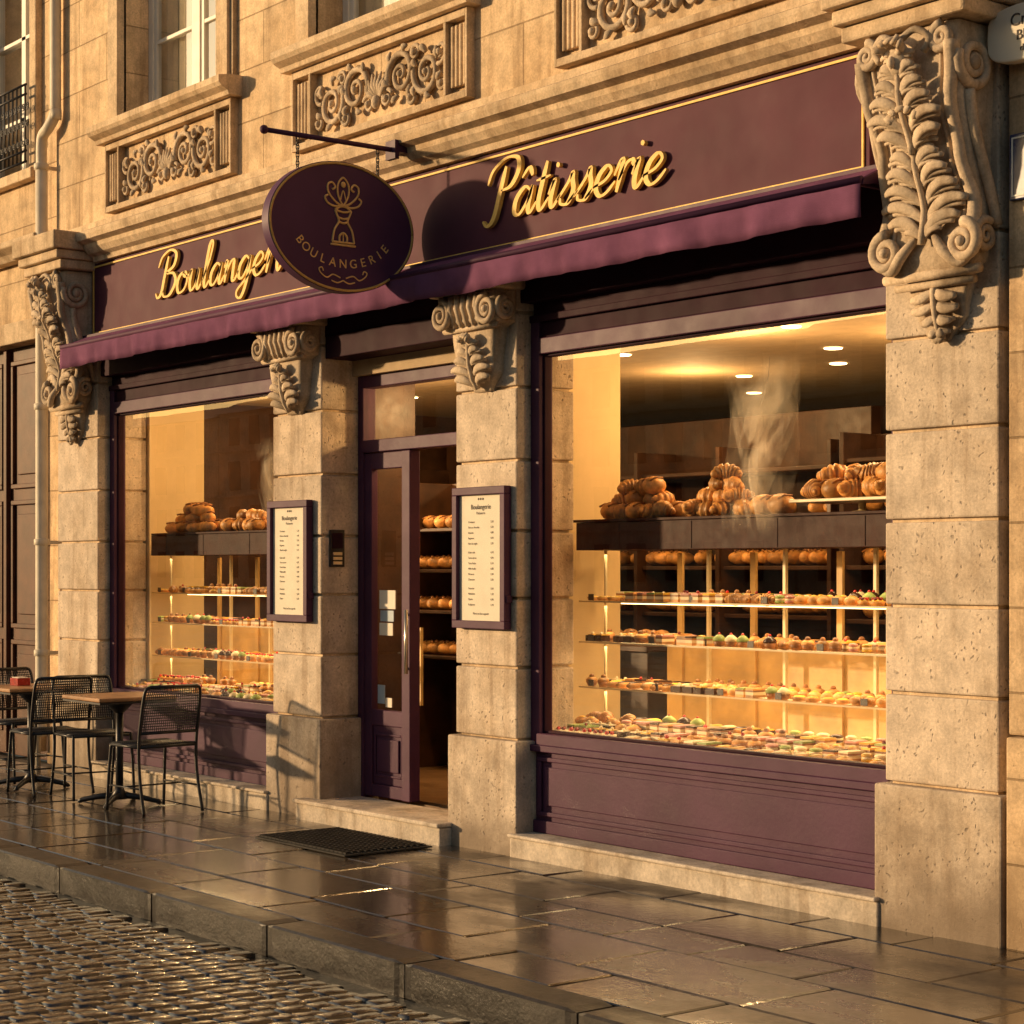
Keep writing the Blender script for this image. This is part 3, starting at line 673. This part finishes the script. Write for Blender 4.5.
def display(name,xa,xb,y0,shelves,posts):
    E=empty(name)
    sh=MB(); gl=MB(); led=MB(); fd=MB()
    for z in shelves:
        sh.box(xa,xb,y0-.010,y0-.002,z-.008,z+.001)
        gl.raw([(xa,y0,z),(xb,y0,z),(xb,y0+.36,z),(xa,y0+.36,z)],[(0,1,2,3)])
        led.box(xa+.02,xb-.02,y0+.30,y0+.315,z-.022,z-.014)
        alight((xa+xb)/2,y0+.10,z-.03,xb-xa-.1,.05,8.5,E)
        for j,yy in enumerate((y0+.055,y0+.16,y0+.27)):
            shelfrow(fd,xa+.05,xb-.03,yy,z+.002,[0,1,1,2,2,4,5,5,6,7,7,8,9,9,4,3,10],.084,.078)
        x=xa+.06
        while x<xb:
            fd.box(x,x+.045,y0+.012,y0+.016,z+.004,z+.040,6); x+=random.uniform(.35,.6)
    for x in posts:
        sh.box(x,x+.02,y0+.37,y0+.39,.66,1.72)
    for x in (xa+.1,xb-.12): sh.box(x,x+.012,y0+.1,y0+.112,.66,1.72)
    alight((xa+xb)/2,y0+.1,1.69,xb-xa-.1,.05,8,E)
    for j,yy in enumerate((.235,.33,.43,.53,.64)):
        shelfrow(fd,xa+.28 if j<3 else xa+.1,xb-.02,yy,.665+.014*j,[0,10,1,1,2,2,2,3,6,6,7,7,8,4,5,9],.098,.092)
    x=xa+.35
    while x<xb-.1:
        fd.box(x,x+.055,.180,.184,.665,.70,6); x+=random.uniform(.25,.5)
    sh.obj('shelf_edges_and_posts',m_shelf,E); gl.obj('glass_shelves',m_glasss,E); led.obj('led_strips',m_led,E)
    fd.obj('pastries',FM,E)
    tp=MB(); tp.box(xa,xb+.05,y0-.03,y0+.42,1.715,1.875); tp.box(xa-.01,xb+.06,y0-.045,y0+.43,1.877,1.892)
    for x in posts: tp.box(x-.3,x-.296,y0-.0335,y0-.03,1.72,1.87)
    tp.obj('bread_counter',m_lacq,E,.004)
    bk=MB(); bk.box(xa+.25,xb,y0+.46,y0+.48,.66,1.20)
    for x in posts: bk.box(x-.32,x-.28,y0+.44,y0+.459,.66,1.70)
    bk.obj('display_back',m_tan,E)
    return E
display('pastry_display',1.27,4.05,.60,[1.42,1.183,.92],[1.95,2.55,3.2,3.8])
display('pastry_display',-4.08,-1.0,.60,[1.42,1.183,.92],[-3.5,-2.9,-2.2,-1.5])
pile('croissant_pile',1.66,.74,1.893,.62,.3,3,.15)
pile('croissant_pile',2.31,.74,1.893,.52,.3,4,.15,'croi')
pile('bread_pile',2.74,.70,1.893,.30,.15,1,.17,'round')
pile('croissant_pile',3.33,.72,1.962,.60,.3,2,.165)
mb=MB(); mb.box(3.0,3.70,.55,.9,1.945,1.962); mb.lathe([(.1,0),(.02,.01),(.02,.05)],(3.33,.74,1.893),12); mb.obj('serving_tray',m_shelf,None,.003)
pile('bread_pile',-3.62,.74,1.893,.62,.3,3,.15,'loaf')
pile('bread_pile',-2.0,.74,1.893,.55,.3,2,.15,'round')
pile('croissant_pile',-2.8,.74,1.893,.5,.3,2,.15)
mb=MB()
for z in(.93,1.28,1.63,1.98):
    for i in range(36):
        x=-4.0+i*.135
        if random.random()<.8: loaf(mb,(x,3.4,z+.06),.22,.055,random.uniform(-.4,.4)+1.5,)
    for i in range(15):
        x=1.45+i*.18; boule(mb,(x,2.95,z+.06),.16)
for z in(.975,1.305,1.605,1.905):
    for i in range(11):
        x=-1.8+i*.14
        if z<1.8: loaf(mb,(x,1.7,z+.05),.2,.05,1.4)
        else: boule(mb,(x,1.72,z+.05),.14)
for i in range(18):
    x=-2.5+i*.16; mb.ell((x,2.2,1.14),(.07,.07,.055),10,0)
    if i%2: croissant(mb,(x+.05,2.05,1.13),.14,random.uniform(0,6))
mb.obj('shelved_bread',FM)

# ------------------------------------------------------------------ awning
A=empty('awning')
mb=MB(); n=240; xa,xb=-3.98,4.2
def wav(x): return .007*math.sin(x*9)+.005*math.sin(x*23+1)+.003*math.sin(x*41)
vs=[];fs=[]
rows=[(-.03,3.425,0),(-.10,3.39,.1),(-.17,3.355,.1),(-.235,3.325,.0),(-.245,3.30,.2),(-.246,3.25,.6),(-.244,3.20,1.0),(-.24,3.155,1.3)]
for (y,z,k) in rows:
    for i in range(n+1):
        x=xa+(xb-xa)*i/n; vs.append((x,y-wav(x)*k*1.3,z-(.004*math.sin(x*6) if k>1.2 else 0)))
for r in range(len(rows)-1):
    for i in range(n): fs.append((r*(n+1)+i,r*(n+1)+i+1,(r+1)*(n+1)+i+1,(r+1)*(n+1)+i))
mb.raw(vs,fs,0,True); o=mb.obj('canvas',m_aw,A); sm=o.modifiers.new('t','SOLIDIFY'); sm.thickness=.004
mb=MB(); mb.tube([(xa,-.235,3.32),(xb,-.235,3.32)],.019,10); mb.box(xa,xb,-.085,-.067,3.37,3.415)
for x in(xa+.03,-1.2,1.2,xb-.03): mb.box(x-.012,x+.012,-.22,0.03,3.30,3.33)
mb.obj('frame',m_purple,A)
mb=MB()
for x in(xa-.004,xb+.004): mb.prof_x([(-.03,3.42),(-.23,3.325),(-.235,3.30),(-.03,3.33)],x-.004,x+.004)
mb.obj('end_caps',m_purple,A)

# ------------------------------------------------------------------ script lettering
G={'o':([[(.5,1.0),(.18,.85),(.06,.45),(.25,.03),(.6,.1),(.78,.5),(.62,.95),(.45,.92),(.6,.75),(.95,.82)]],.88),
'u':([[(0,.6),(.15,1.0),(.14,.35),(.32,.0),(.58,.25),(.72,1.0)],[(.72,1.0),(.69,.25),(.85,.0),(1.08,.4)]],1.03),
'l':([[(-.02,.2),(.35,1.2),(.46,1.95),(.34,2.15),(.2,1.8),(.17,.4),(.33,0),(.58,.35)]],.55),
'a':([[(.7,.82),(.42,1.0),(.12,.65),(.12,.15),(.38,.03),(.66,.5),(.76,1.0)],[(.76,1.0),(.72,.25),(.86,0),(1.06,.35)]],1.0),
'n':([[(-.02,.7),(.14,1.0),(.16,.0)],[(.16,.35),(.4,.88),(.62,.95),(.66,.4),(.7,.05),(.86,.02),(1.06,.4)]],1.0),
'g':([[(.7,.82),(.42,1.0),(.12,.65),(.12,.15),(.38,.03),(.66,.5),(.76,1.0)],[(.76,1.0),(.72,-.2),(.5,-.85),(.2,-.8),(.16,-.5),(.6,-.1),(1.06,.4)]],1.0),
'e':([[(-.04,.35),(.4,.5),(.62,.8),(.42,1.02),(.15,.75),(.1,.3),(.33,.0),(.6,.08),(.86,.4)]],.8),
'r':([[(-.02,.6),(.14,1.08),(.24,.98),(.2,0)],[(.2,.4),(.38,.9),(.6,1.02),(.72,.8)]],.72),
'i':([[(-.02,.5),(.15,1.0),(.13,.3),(.28,0),(.52,.4)],[(.17,1.42),(.18,1.58)]],.47),
't':([[(.24,1.75),(.18,.9),(.17,.3),(.33,0),(.6,.4)],[(-.1,1.12),(.2,1.15),(.5,1.2)]],.58),
's':([[(-.04,.2),(.3,.75),(.42,1.1),(.48,.85),(.6,.45),(.45,.02),(.15,.05),(.1,.25)],[(.45,.03),(.8,.4)]],.74),
'B':([[(.38,1.95),(.28,1.0),(.2,.2),(-.05,.0),(-.25,.25)],[(-.3,1.5),(-.1,2.0),(.45,2.25),(.95,2.0),(.9,1.45),(.45,1.15),(.95,1.05),(1.2,.6),(.9,.05),(.45,0),(.28,.28)]],1.32),
'P':([[(.34,1.9),(.26,1.0),(.18,.1),(-.06,-.16),(-.32,.05)],[(-.38,1.35),(-.25,1.85),(.25,2.2),(.8,2.12),(.95,1.65),(.72,1.15),(.30,1.05)]],.98),
'^':([[(.22,1.28),(.48,1.60),(.70,1.28)]],0)}
def script(word,x,z,sx,sz,name,parent):
    mb=MB(); slant=.32
    for ch in word:
        st,adv=G[ch]
        for P in st:
            pts=catmull([(p[0],p[1],0) for p in P],7)
            pts=[Vector((x+(p.x)*sx+slant*p.y*sz,0,z+p.y*sz)) for p in pts]
            n=len(pts); vs=[]
            for i,p in enumerate(pts):
                t=(pts[min(i+1,n-1)]-pts[max(i-1,0)]).normalized()
                nn=Vector((t.z,0,-t.x)); dn=abs(t.z)*(1 if t.z<0 else .35)
                wd=.0085+.0150*dn
                if len(P)==2 and ch=='i': wd=.02
                wd*=min(1,.55+min(i,n-1-i)*.12)
                for (q,yy) in((-1,-.024),(-.8,-.044),(.8,-.044),(1,-.024)):
                    v=p+nn*wd*q; vs.append((v.x,yy,v.z))
            fs=[]
            for i in range(n-1):
                for k in range(4): fs.append((i*4+k,i*4+(k+1)%4,i*4+4+(k+1)%4,i*4+4+k))
            fs+= [(3,2,1,0),tuple((n-1)*4+k for k in range(4))]
            mb.raw(vs,fs,0,False)
        x+=adv*sx
    return mb.obj(name,m_gold,parent)
script('Boulangerie',-2.76,3.585,.197,.145,'boulangerie_lettering',None)
PX=1.235
PL=script('P',PX,3.575,.200,.152,'patisserie_lettering',None)
script('^',PX+1.0*.200,3.585,.195,.150,'circumflex',PL)
script('atisserie',PX+1.0*.200,3.575,.198,.148,'script_letters',PL)

def text(s,loc,rot,size,mat,parent,name='text',align='CENTER',ext=.0015):
    c=bpy.data.curves.new(name,'FONT'); c.body=s; c.size=size; c.align_x=align; c.align_y='CENTER'; c.extrude=ext
    c.materials.append(mat); o=bpy.data.objects.new(name,c); S.collection.objects.link(o); o.location=loc; o.rotation_euler=rot; o.parent=parent; return o
# ------------------------------------------------------------------ hanging sign
H=empty('hanging_oval_sign'); hx=.5; hy=-.575; hz=3.585; ra,rb=.50,.378
mb=MB(); n=72
def oval(mb,a,b,x0,x1,m):
    vs=[(x0,hy+a*math.cos(2*math.pi*i/n),hz+b*math.sin(2*math.pi*i/n)) for i in range(n)]+[(x1,hy+a*math.cos(2*math.pi*i/n),hz+b*math.sin(2*math.pi*i/n)) for i in range(n)]
    mb.raw(vs,[(i,(i+1)%n,n+(i+1)%n,n+i) for i in range(n)],m,True); mb.raw(vs,[tuple(range(n)),tuple(range(n,2*n))],m,False)
oval(mb,ra,rb,hx-.035,hx+.035,0)
for q in(1,-1): mb.tube([(hx+q*.036,hy+(ra-.012)*math.cos(2*math.pi*i/n),hz+(rb-.012)*math.sin(2*math.pi*i/n)) for i in range(n+1)],.0075,5,1)
mb.obj('oval_board',[simple('sign_paint',(.085,.032,.082),.5,var=.08,scale=3,spec=.2),m_goldp],H)
m_goldl=simple('gold_line_paint',(.82,.52,.20),.5,var=.1,scale=20,spec=.3)
mb=MB()
def sp(pts,r=.0065,nn=6,cl=True):
    P=catmull([(hx+.038,hy+a,hz+.01+b) for a,b in pts],nn); mb.tube(P,r,6)
sp([(-.075,-.10),(.075,-.10)]); sp([(-.085,-.115),(.085,-.115)])
sp([(-.075,-.10),(-.06,-.03),(-.03,.02),(-.045,.06),(-.055,.085)]); sp([(.075,-.10),(.06,-.03),(.03,.02),(.045,.06),(.055,.085)])
sp([(-.055,.085),(0,.075),(.055,.085)]); sp([(-.03,.02),(0,.012),(.03,.02)]); sp([(-.04,.045),(0,.036),(.04,.045)])
sp([(-.055,.085),(-.02,.105),(.02,.105),(.055,.085)])
sp([(-.025,-.10),(-.025,-.065),(0,-.045),(.025,-.065),(.025,-.10)]); sp([(0,-.1),(0,-.05)],.004)
sp([(0,.11),(-.035,.17),(-.035,.235),(0,.275),(.035,.235),(.035,.17),(0,.11)],.006)
for s in(-1,1):
    sp([(0,.11),(s*.05,.13),(s*.10,.18),(s*.105,.225),(s*.075,.24),(s*.055,.215),(s*.075,.20)])
    sp([(s*.015,.11),(s*.06,.105),(s*.105,.12),(s*.125,.15),(s*.105,.165)])
    sp([(s*.02,-.305),(s*.07,-.29),(s*.11,-.31),(s*.15,-.29),(s*.165,-.265),(s*.145,-.255),(s*.135,-.275)],.004)
    sp([(s*.0,-.32),(s*.04,-.335),(s*.08,-.325)],.004)
sp([(-.02,.14),(0,.2),(.02,.14)],.004); mb.ell((hx+.04,hy,hz+.245),(.006,.018,.018),8)
mb.obj('gold_motif',m_goldl,H)
word='BOULANGERIE'
for i,ch in enumerate(word):
    t=(i-(len(word)-1)/2)/((len(word)-1)/2); a=R(-90)+R(62)*t
    py=.315*math.cos(a)*1.05; pz=.215*math.sin(a)
    nx,nz=math.cos(a)*.215,math.sin(a)*.315
    th=math.atan2(nz,nx)+math.pi/2
    o=text(ch,(hx+.037,hy+py,hz+pz),(0,0,0),.072,m_goldl,H,'letter')
    o.rotation_euler=(Matrix.Rotation(math.pi/2,4,'Z')@Matrix.Rotation(math.pi/2,4,'X')@Matrix.Rotation(th,4,'Z')).to_euler()
mb=MB(); mb.tube([(hx,.06,4.087),(hx,-1.07,4.087)],.015,10); mb.ell((hx,-1.08,4.087),.026,10)
mb.box(hx-.05,hx+.05,-.22,-.19,4.03,4.14); mb.box(hx-.05,hx+.05,-.19,.06,4.07,4.11)
mb.obj('bracket_pole',m_purple,H)
mb=MB()
for y in(-.31,-.86):
    ztop=4.075; zb=hz+rb*math.sqrt(max(0,1-((y-hy)/ra)**2))-.005; nl=int((ztop-zb)/.026)+1
    for i in range(nl):
        z=ztop-(i+.5)*(ztop-zb)/nl; pts=[]
        for k in range(13):
            a=2*math.pi*k/12; d=(.010*math.cos(a)); h=.019*math.sin(a)
            pts.append((hx+(d if i%2 else 0),y+(0 if i%2 else d),z+h))
        mb.tube(pts,.0032,5)
mb.obj('chains',m_metal,H)

# ------------------------------------------------------------------ menu boards
def menu(cx,z0,z1,w,seed):
    E=empty('menu_board'); mb=MB(); fw=.045
    mb.box(cx-w/2,cx+w/2,-.055,-.006,z0,z0+fw); mb.box(cx-w/2,cx+w/2,-.055,-.006,z1-fw,z1)
    mb.box(cx-w/2,cx-w/2+fw,-.055,-.006,z0+fw,z1-fw); mb.box(cx+w/2-fw,cx+w/2,-.055,-.006,z0+fw,z1-fw)
    for s in(-1,1): mb.box(cx+s*(w/2+.004)-.004,cx+s*(w/2+.004)+.004,-.045,-.002,z0+.15,z0+.19)
    mb.obj('frame',m_purple,E,.006)
    mb=MB(); mb.box(cx-w/2+fw,cx+w/2-fw,-.03,-.006,z0+fw,z1-fw); mb.obj('paper',m_paper,E)
    mb=MB(); mb.pane(cx-w/2+fw,cx+w/2-fw,-.044,z0+fw,z1-fw); mb.obj('glazing',m_glassm,E)
    rot=(R(90),0,0); yy=-.032
    text('* * *',(cx,yy,z1-.075),rot,.03,m_ink,E); text('Boulangerie',(cx,yy,z1-.115),rot,.04,m_ink,E,ext=.0003)
    text('Patisserie',(cx,yy,z1-.15),rot,.022,m_ink,E,ext=.0003)
    items=['Croissant','Pain au chocolat','Brioche','Baguette','Pain de seigle','Eclair cafe','Tarte citron','Tarte fraise','Mille-feuille','Macaron','Chausson','Financier','Madeleine','Opera','Religieuse','Flan']
    r=random.Random(seed); z=z1-.20
    for i,t in enumerate(items):
        if z<z0+.12: break
        if i in(5,11): z-=.02
        text(t,(cx-w*.24,yy,z),rot,.016,m_ink,E,'line','LEFT',.0003); text('%d,%d0'%(r.randint(1,6),r.randint(1,9)),(cx+w*.24,yy,z),rot,.016,m_ink,E,'price','RIGHT',.0003)
        z-=.031
    text('Merci et bon appetit',(cx,yy,z0+.085),rot,.018,m_ink,E,ext=.0003)
menu(1.14,1.265,2.075,.50,1); menu(-.95,1.262,2.055,.50,2)
mb=MB(); mb.box(-.609,-.595,.06,.17,1.62,1.86); mb.box(-.5955,-.592,.075,.155,1.74,1.84,1)
for k in range(3): mb.box(-.5955,-.590,.08,.15,1.635+.03*k,1.655+.03*k,2)
mb.obj('intercom',[m_metal,m_dark,m_steel],None,.003)
E=empty('street_number_plaque'); mb=MB(); mb.box(4.815,5.12,-.002,.018,3.16,3.44); mb.obj('enamel_plate',m_blue,E,.006)
mb=MB()
for(a,b,c,d) in((4.83,5.105,3.175,3.182),(4.83,5.105,3.418,3.425),(4.83,4.837,3.182,3.418),(5.098,5.105,3.182,3.418)): mb.box(a,b,-.005,-.0025,c,d)
mb.obj('white_border',m_white,E); text('17',(4.97,-.004,3.30),(R(90),0,0),.15,m_white,E)
E=empty('wall_sign'); mb=MB()
vs=[];n=32
for k in range(n):
    a=2*math.pi*k/n; sg=lambda v:(1 if v>0 else -1)*abs(v)**.5
    vs.append((5.03+.27*sg(math.cos(a)),3.84+.12*sg(math.sin(a))))
mb.raw([(x,-.08,z) for x,z in vs]+[(x,-.02,z) for x,z in vs],[tuple(range(n)),tuple(range(n,2*n))]+[(i,(i+1)%n,n+(i+1)%n,n+i) for i in range(n)])
mb.box(4.96,5.10,-.02,.02,3.78,3.92); mb.obj('rounded_panel',m_paper,E,.008)
text('Cremerie',(5.03,-.082,3.89),(R(90),0,0),.075,m_ink,E); text('BISTROT',(5.03,-.082,3.825),(R(90),0,0),.06,m_ink,E); text('depuis 1921',(5.03,-.082,3.77),(R(90),0,0),.04,m_ink,E)

# ------------------------------------------------------------------ neighbour building (left)
Nb=empty('neighbouring_building')
mb=MB(); Y=.12
mb.box(-5.02,-4.72,Y,.6,0,4.4); mb.box(-6.9,-5.02,Y,.6,3.52,4.4); mb.box(-16,-6.9,Y,.6,0,4.4)
mb.box(-16,-6.55,Y,.6,4.4,9.5); mb.box(-6.55,-5.25,Y,.6,4.4,4.95); mb.box(-6.55,-5.25,Y,.6,7.4,9.5); mb.box(-5.25,-4.72,Y,.6,4.4,9.5)
mb.obj('wall',m_neigh,Nb)
mb=MB(); mb.prof_x([(Y,4.2),(.02,4.2),(-.02,4.25),(-.10,4.29),(-.10,4.34),(Y,4.38)],-16,-4.8)
mb.box(-5.12,-5.02,.06,Y,.1,3.52); mb.box(-7.0,-5.02,.06,Y,3.52,3.7); mb.box(-6.65,-5.15,.03,Y,4.86,4.95)
mb.box(-5.25,-5.12,.06,Y,4.95,7.5); mb.box(-6.68,-6.55,.06,Y,4.95,7.5)
mb.obj('trim',m_trim,Nb,.01)
mb=MB(); mb.box(-6.9,-5.12,.22,.3,0,3.52)
for x in(-6.85,-6.0,):
    for (z,zz) in((.2,1.0),(1.1,2.2),(2.3,3.4)):
        for(a,b,c,d) in((x+.08,x+.74,z,z+.04),(x+.08,x+.74,zz-.04,zz),(x+.08,x+.12,z+.04,zz-.04),(x+.70,x+.74,z+.04,zz-.04)): mb.box(a,b,.19,.22,c,d)
        mb.box(x+.2,x+.62,.20,.22,z+.12,zz-.12)
mb.box(-6.03,-5.97,.17,.22,.02,3.5); mb.obj('carriage_door',m_doorbrown,Nb,.006)
mb=MB(); mb.box(-6.55,-5.25,.42,.46,4.95,7.4,2); mb.pane(-6.55,-5.25,.34,4.95,7.4,1)
for(a,b,c,d) in((-6.55,-6.48,4.95,7.4),(-5.32,-5.25,4.95,7.4),(-6.48,-5.32,7.33,7.4),(-5.94,-5.86,4.95,7.33),(-6.48,-5.32,5.5,5.53),(-6.48,-5.32,6.2,6.23)): mb.box(a,b,.3,.36,c,d,0)
mb.obj('window',[m_white,m_glassu,m_curtain],Nb)
mb=MB()
for i in range(18):
    x=-6.6+i*.083; mb.tube([(x,.0,4.98),(x,.0,5.62)],.008,6)
    mb.tube(spiral((x+.04,.0,5.3),.035,.008,0,1.5,(0,2),14),.005,5); mb.tube(spiral((x+.04,.0,5.15),.035,.008,2,1.5,(0,2),14),.005,5); mb.tube(spiral((x+.04,.0,5.45),.035,.008,4,1.5,(0,2),14),.005,5)
for z in(4.99,5.08,5.55,5.63): mb.tube([(-6.65,.0,z),(-5.17,.0,z)],.011,6)
mb.obj('balcony_railing',m_metal,Nb)
mb=MB(); px=-4.80
mb.tube(catmull([(px-.02,-.03,.25),(px,-.03,1.0),(px,-.03,4.9)],4),.05,14)
mb.tube(catmull([(px,-.03,4.88),(px,-.03,5.05),(px+.03,-.03,5.13),(px+.14,-.03,5.18),(px+.22,-.01,5.3),(px+.22,-.01,5.6),(px+.22,-.01,9.3)],6),.045,12)
for z in(.9,1.8,2.9,3.9,4.85): mb.lathe([(.05,0),(.062,.005),(.062,.05),(.05,.055)],(px,-.03,z),14); mb.box(px-.01,px+.01,-.03,.12,z+.01,z+.04)
mb.tube([(px-.09,-.02,.0),(px-.09,-.02,2.1)],.022,8,0)
mb.obj('drain_pipe',m_pipe)
rr_=random.Random(3)
for i in range(7):
    D=empty('sun_blocking_building'); mb=MB(); mw=MB()  # unseen row added to cut the low sun and darken window reflections
    x=-150+i*30; h=13.4+rr_.uniform(-.4,.3)
    mb.box(x,x+29.8,-78,-66,-.19,h); mb.prof_x([(-78.5,h),(-65.5,h),(-67.5,h+1.0),(-76.5,h+1.0)],x-.1,x+29.9,1)
    for fl in range(4):
        for k in range(9): mw.box(x+1.5+k*3.1,x+2.9+k*3.1,-65.99,-65.93,1.0+fl*3.3,3.1+fl*3.3)
        mb.box(x,x+29.8,-65.99,-65.8,3.8+fl*3.3,3.92+fl*3.3) if fl<3 else None
    mb.obj('walls',[m_neigh,m_brown],D); mw.obj('windows',m_dark,D)

# ------------------------------------------------------------------ doormat
mb=MB(); mb.box(-.08,.90,-.80,-.20,.002,.010)
x=-.06
while x<.88:
    mb.box(x,x+.010,-.78,-.22,.0102,.022); x+=.045
y=-.78
while y<-.22:
    mb.box(-.06,.88,y,y+.010,.0105,.020); y+=.045
mb.obj('doormat',simple('rubber_mat',(.035,.031,.028),.7,spec=.2),None)

# ------------------------------------------------------------------ cafe furniture
def chair(x,y,rz):
    E=empty('cafe_chair',(x,y,.002),rz)
    mb=MB(); w=.22; sz=.45
    for s in(-1,1):
        mb.tube(catmull([(s*w,.21,0),(s*w*.98,.19,.25),(s*w*.95,.17,sz)],5),.011,8)
        mb.tube(catmull([(s*w*1.02,-.26,0),(s*w,-.2,.25),(s*w,-.19,sz),(s*w,-.215,.62),(s*w*.96,-.25,.80),(s*w*.82,-.262,.835)],6),.011,8)
        mb.tube([(s*w*.95,.17,sz-.01),(s*w,-.19,sz-.01)],.010,8)
        mb.tube([(s*w*.97,.2,.17),(s*w,-.22,.17)],.006,6)
    mb.tube([(-w*.82,-.262,.835),(w*.82,-.262,.835)],.011,8); mb.tube([(-w,-.2,.53),(w,-.2,.53)],.009,8)
    mb.tube([(-w*.95,.17,sz-.01),(w*.95,.17,sz-.01)],.010,8); mb.tube([(-w,-.19,sz-.01),(w,-.19,sz-.01)],.01,8)
    mb.tube([(-w*.97,0,.17),(w*.97,0,.17)],.006,6)
    mb.obj('frame',m_metal,E)
    mb=MB()
    n=26
    for i in range(n+1):
        xx=-w*.95+2*w*.95*i/n
        mb.tube([(xx,.17,sz+.004),(xx,0,sz-.004),(xx,-.19,sz+.004)],.0052,5)
        mb.tube([(xx,-.2,.53),(xx*.97,-.235,.7),(xx*.86,-.262,.83)],.0032,5)
    for i in range(13):
        yy=-.18+.34*i/12; mb.tube([(-w*.95,yy,sz),(w*.95,yy,sz)],.005,5)
    for i in range(17):
        t=i/16; zz=.54+.28*t; mb.tube([(-w*.97,-.203-.058*t,zz),(w*.97,-.203-.058*t,zz)],.003,5)
    mb.obj('mesh_seat_and_back',m_metal,E)
def table(x,y,rz=0):
    E=empty('cafe_table',(x,y,.002),rz)
    mb=MB(); mb.box(-.29,.29,-.29,.29,.715,.742); mb.obj('top',m_tabletop,E,.008)
    mb=MB(); mb.box(-.285,.285,-.285,.285,.70,.713); mb.tube([(0,0,.03),(0,0,.70)],.026,12); mb.lathe([(.05,.03),(.07,.035),(.035,.09),(.027,.12)],(0,0,0),14)
    mb.lathe([(.03,.62),(.1,.69),(.1,.70)],(0,0,0),12)
    for k in range(4):
        a=R(45+90*k); c,s=math.cos(a),math.sin(a)
        mb.tube([(0,0,.06),(c*.15,s*.15,.045),(c*.27,s*.27,.02),(c*.29,s*.29,.008)],[.025,.02,.016,.014],8)
        mb.ell((c*.28,s*.28,.008),(.022,.022,.009),8)
    mb.obj('pedestal',m_metal,E)
table(-2.14,-.66); chair(-1.66,-.66,R(90)+.08); chair(-2.62,-.62,R(-90)-.1)
table(-3.50,-.70); chair(-3.06,-.76,R(90)); chair(-3.95,-.55,R(-90)+.15)
mb=MB(); mb.box(-.07,.07,-.05,.05,.744,.80); mb.box(-.06,.06,-.04,.04,.80,.806,1); mb.obj('napkin_holder',[m_red,m_paper],None,.006,(-3.60,-.74,0))

# ------------------------------------------------------------------ steam: thin wavering sheets of vapour rising from the bread
def steam(loc,rx,hz_,dens,seed):
    rs=random.Random(seed); mb=MB()
    for k in range(6):
        ang=R(k*60+rs.uniform(-15,15)); ox,oy=rs.uniform(-.06,.06),rs.uniform(-.03,.03); ph=rs.uniform(0,6); n=18; m_=6; vs=[];fs=[]
        for i in range(n+1):
            t=i/n; wd=rx*(.35+.8*t); cxx=ox+.06*math.sin(t*5+ph)+.10*t; cyy=oy+.02*math.sin(t*6+ph)
            for j in range(m_+1):
                u=j/m_*2-1
                vs.append((cxx+u*wd*math.cos(ang)*.8,max(-.14,min(.14,cyy+u*wd*math.sin(ang)*.4+.02*math.sin(u*3+t*7+ph))),hz_*t))
        for i in range(n):
            for j in range(m_): fs.append((i*(m_+1)+j,i*(m_+1)+j+1,(i+1)*(m_+1)+j+1,(i+1)*(m_+1)+j))
        mb.raw(vs,fs,0,True)
    m,nt,out=newmat('steam_vapour')
    tc=N(nt,'ShaderNodeTexCoord'); ob=tc.outputs['Object']
    nz=N(nt,'ShaderNodeTexNoise'); nz.inputs['Scale'].default_value=4.5; nz.inputs['Detail'].default_value=5; nz.inputs['Distortion'].default_value=.9
    nt.links.new(mapv(nt,ob,(1,1,.7)),nz.inputs['Vector'])
    sep=N(nt,'ShaderNodeSeparateXYZ'); nt.links.new(ob,sep.inputs[0])
    zf=ramp(nt,math_(nt,'DIVIDE',sep.outputs['Z'],hz_),[(.0,.0),(.15,1.0),(.65,.8),(1.0,.0)])
    xf=math_(nt,'SUBTRACT',sep.outputs['X'],math_(nt,'MULTIPLY',sep.outputs['Z'],.1/hz_)); xf=math_(nt,'ABSOLUTE',xf)
    xf=ramp(nt,math_(nt,'DIVIDE',xf,rx*1.1),[(.1,1.0),(1.0,.0)])
    d=ramp(nt,nz.outputs['Fac'],[(.36,.0),(.70,1.0)])
    d=math_(nt,'MULTIPLY',math_(nt,'MULTIPLY',d,zf),math_(nt,'MULTIPLY',xf,dens))
    df=N(nt,'ShaderNodeBsdfDiffuse'); df.inputs[0].default_value=(.95,.9,.82,1); tl=N(nt,'ShaderNodeBsdfTranslucent'); tl.inputs[0].default_value=(.95,.9,.82,1)
    mx0=N(nt,'ShaderNodeMixShader'); nt.links.new(df.outputs[0],mx0.inputs[1]); nt.links.new(tl.outputs[0],mx0.inputs[2])
    tr=N(nt,'ShaderNodeBsdfTransparent'); mx=N(nt,'ShaderNodeMixShader'); nt.links.new(d,mx.inputs[0]); nt.links.new(tr.outputs[0],mx.inputs[1]); nt.links.new(mx0.outputs[0],mx.inputs[2])
    nt.links.new(mx.outputs[0],out.inputs[0])
    mb.obj('steam',m,None,0,loc)
steam((2.86,.42,1.78),.30,.92,.36,1); steam((-2.0,.42,1.95),.18,.6,.22,2)
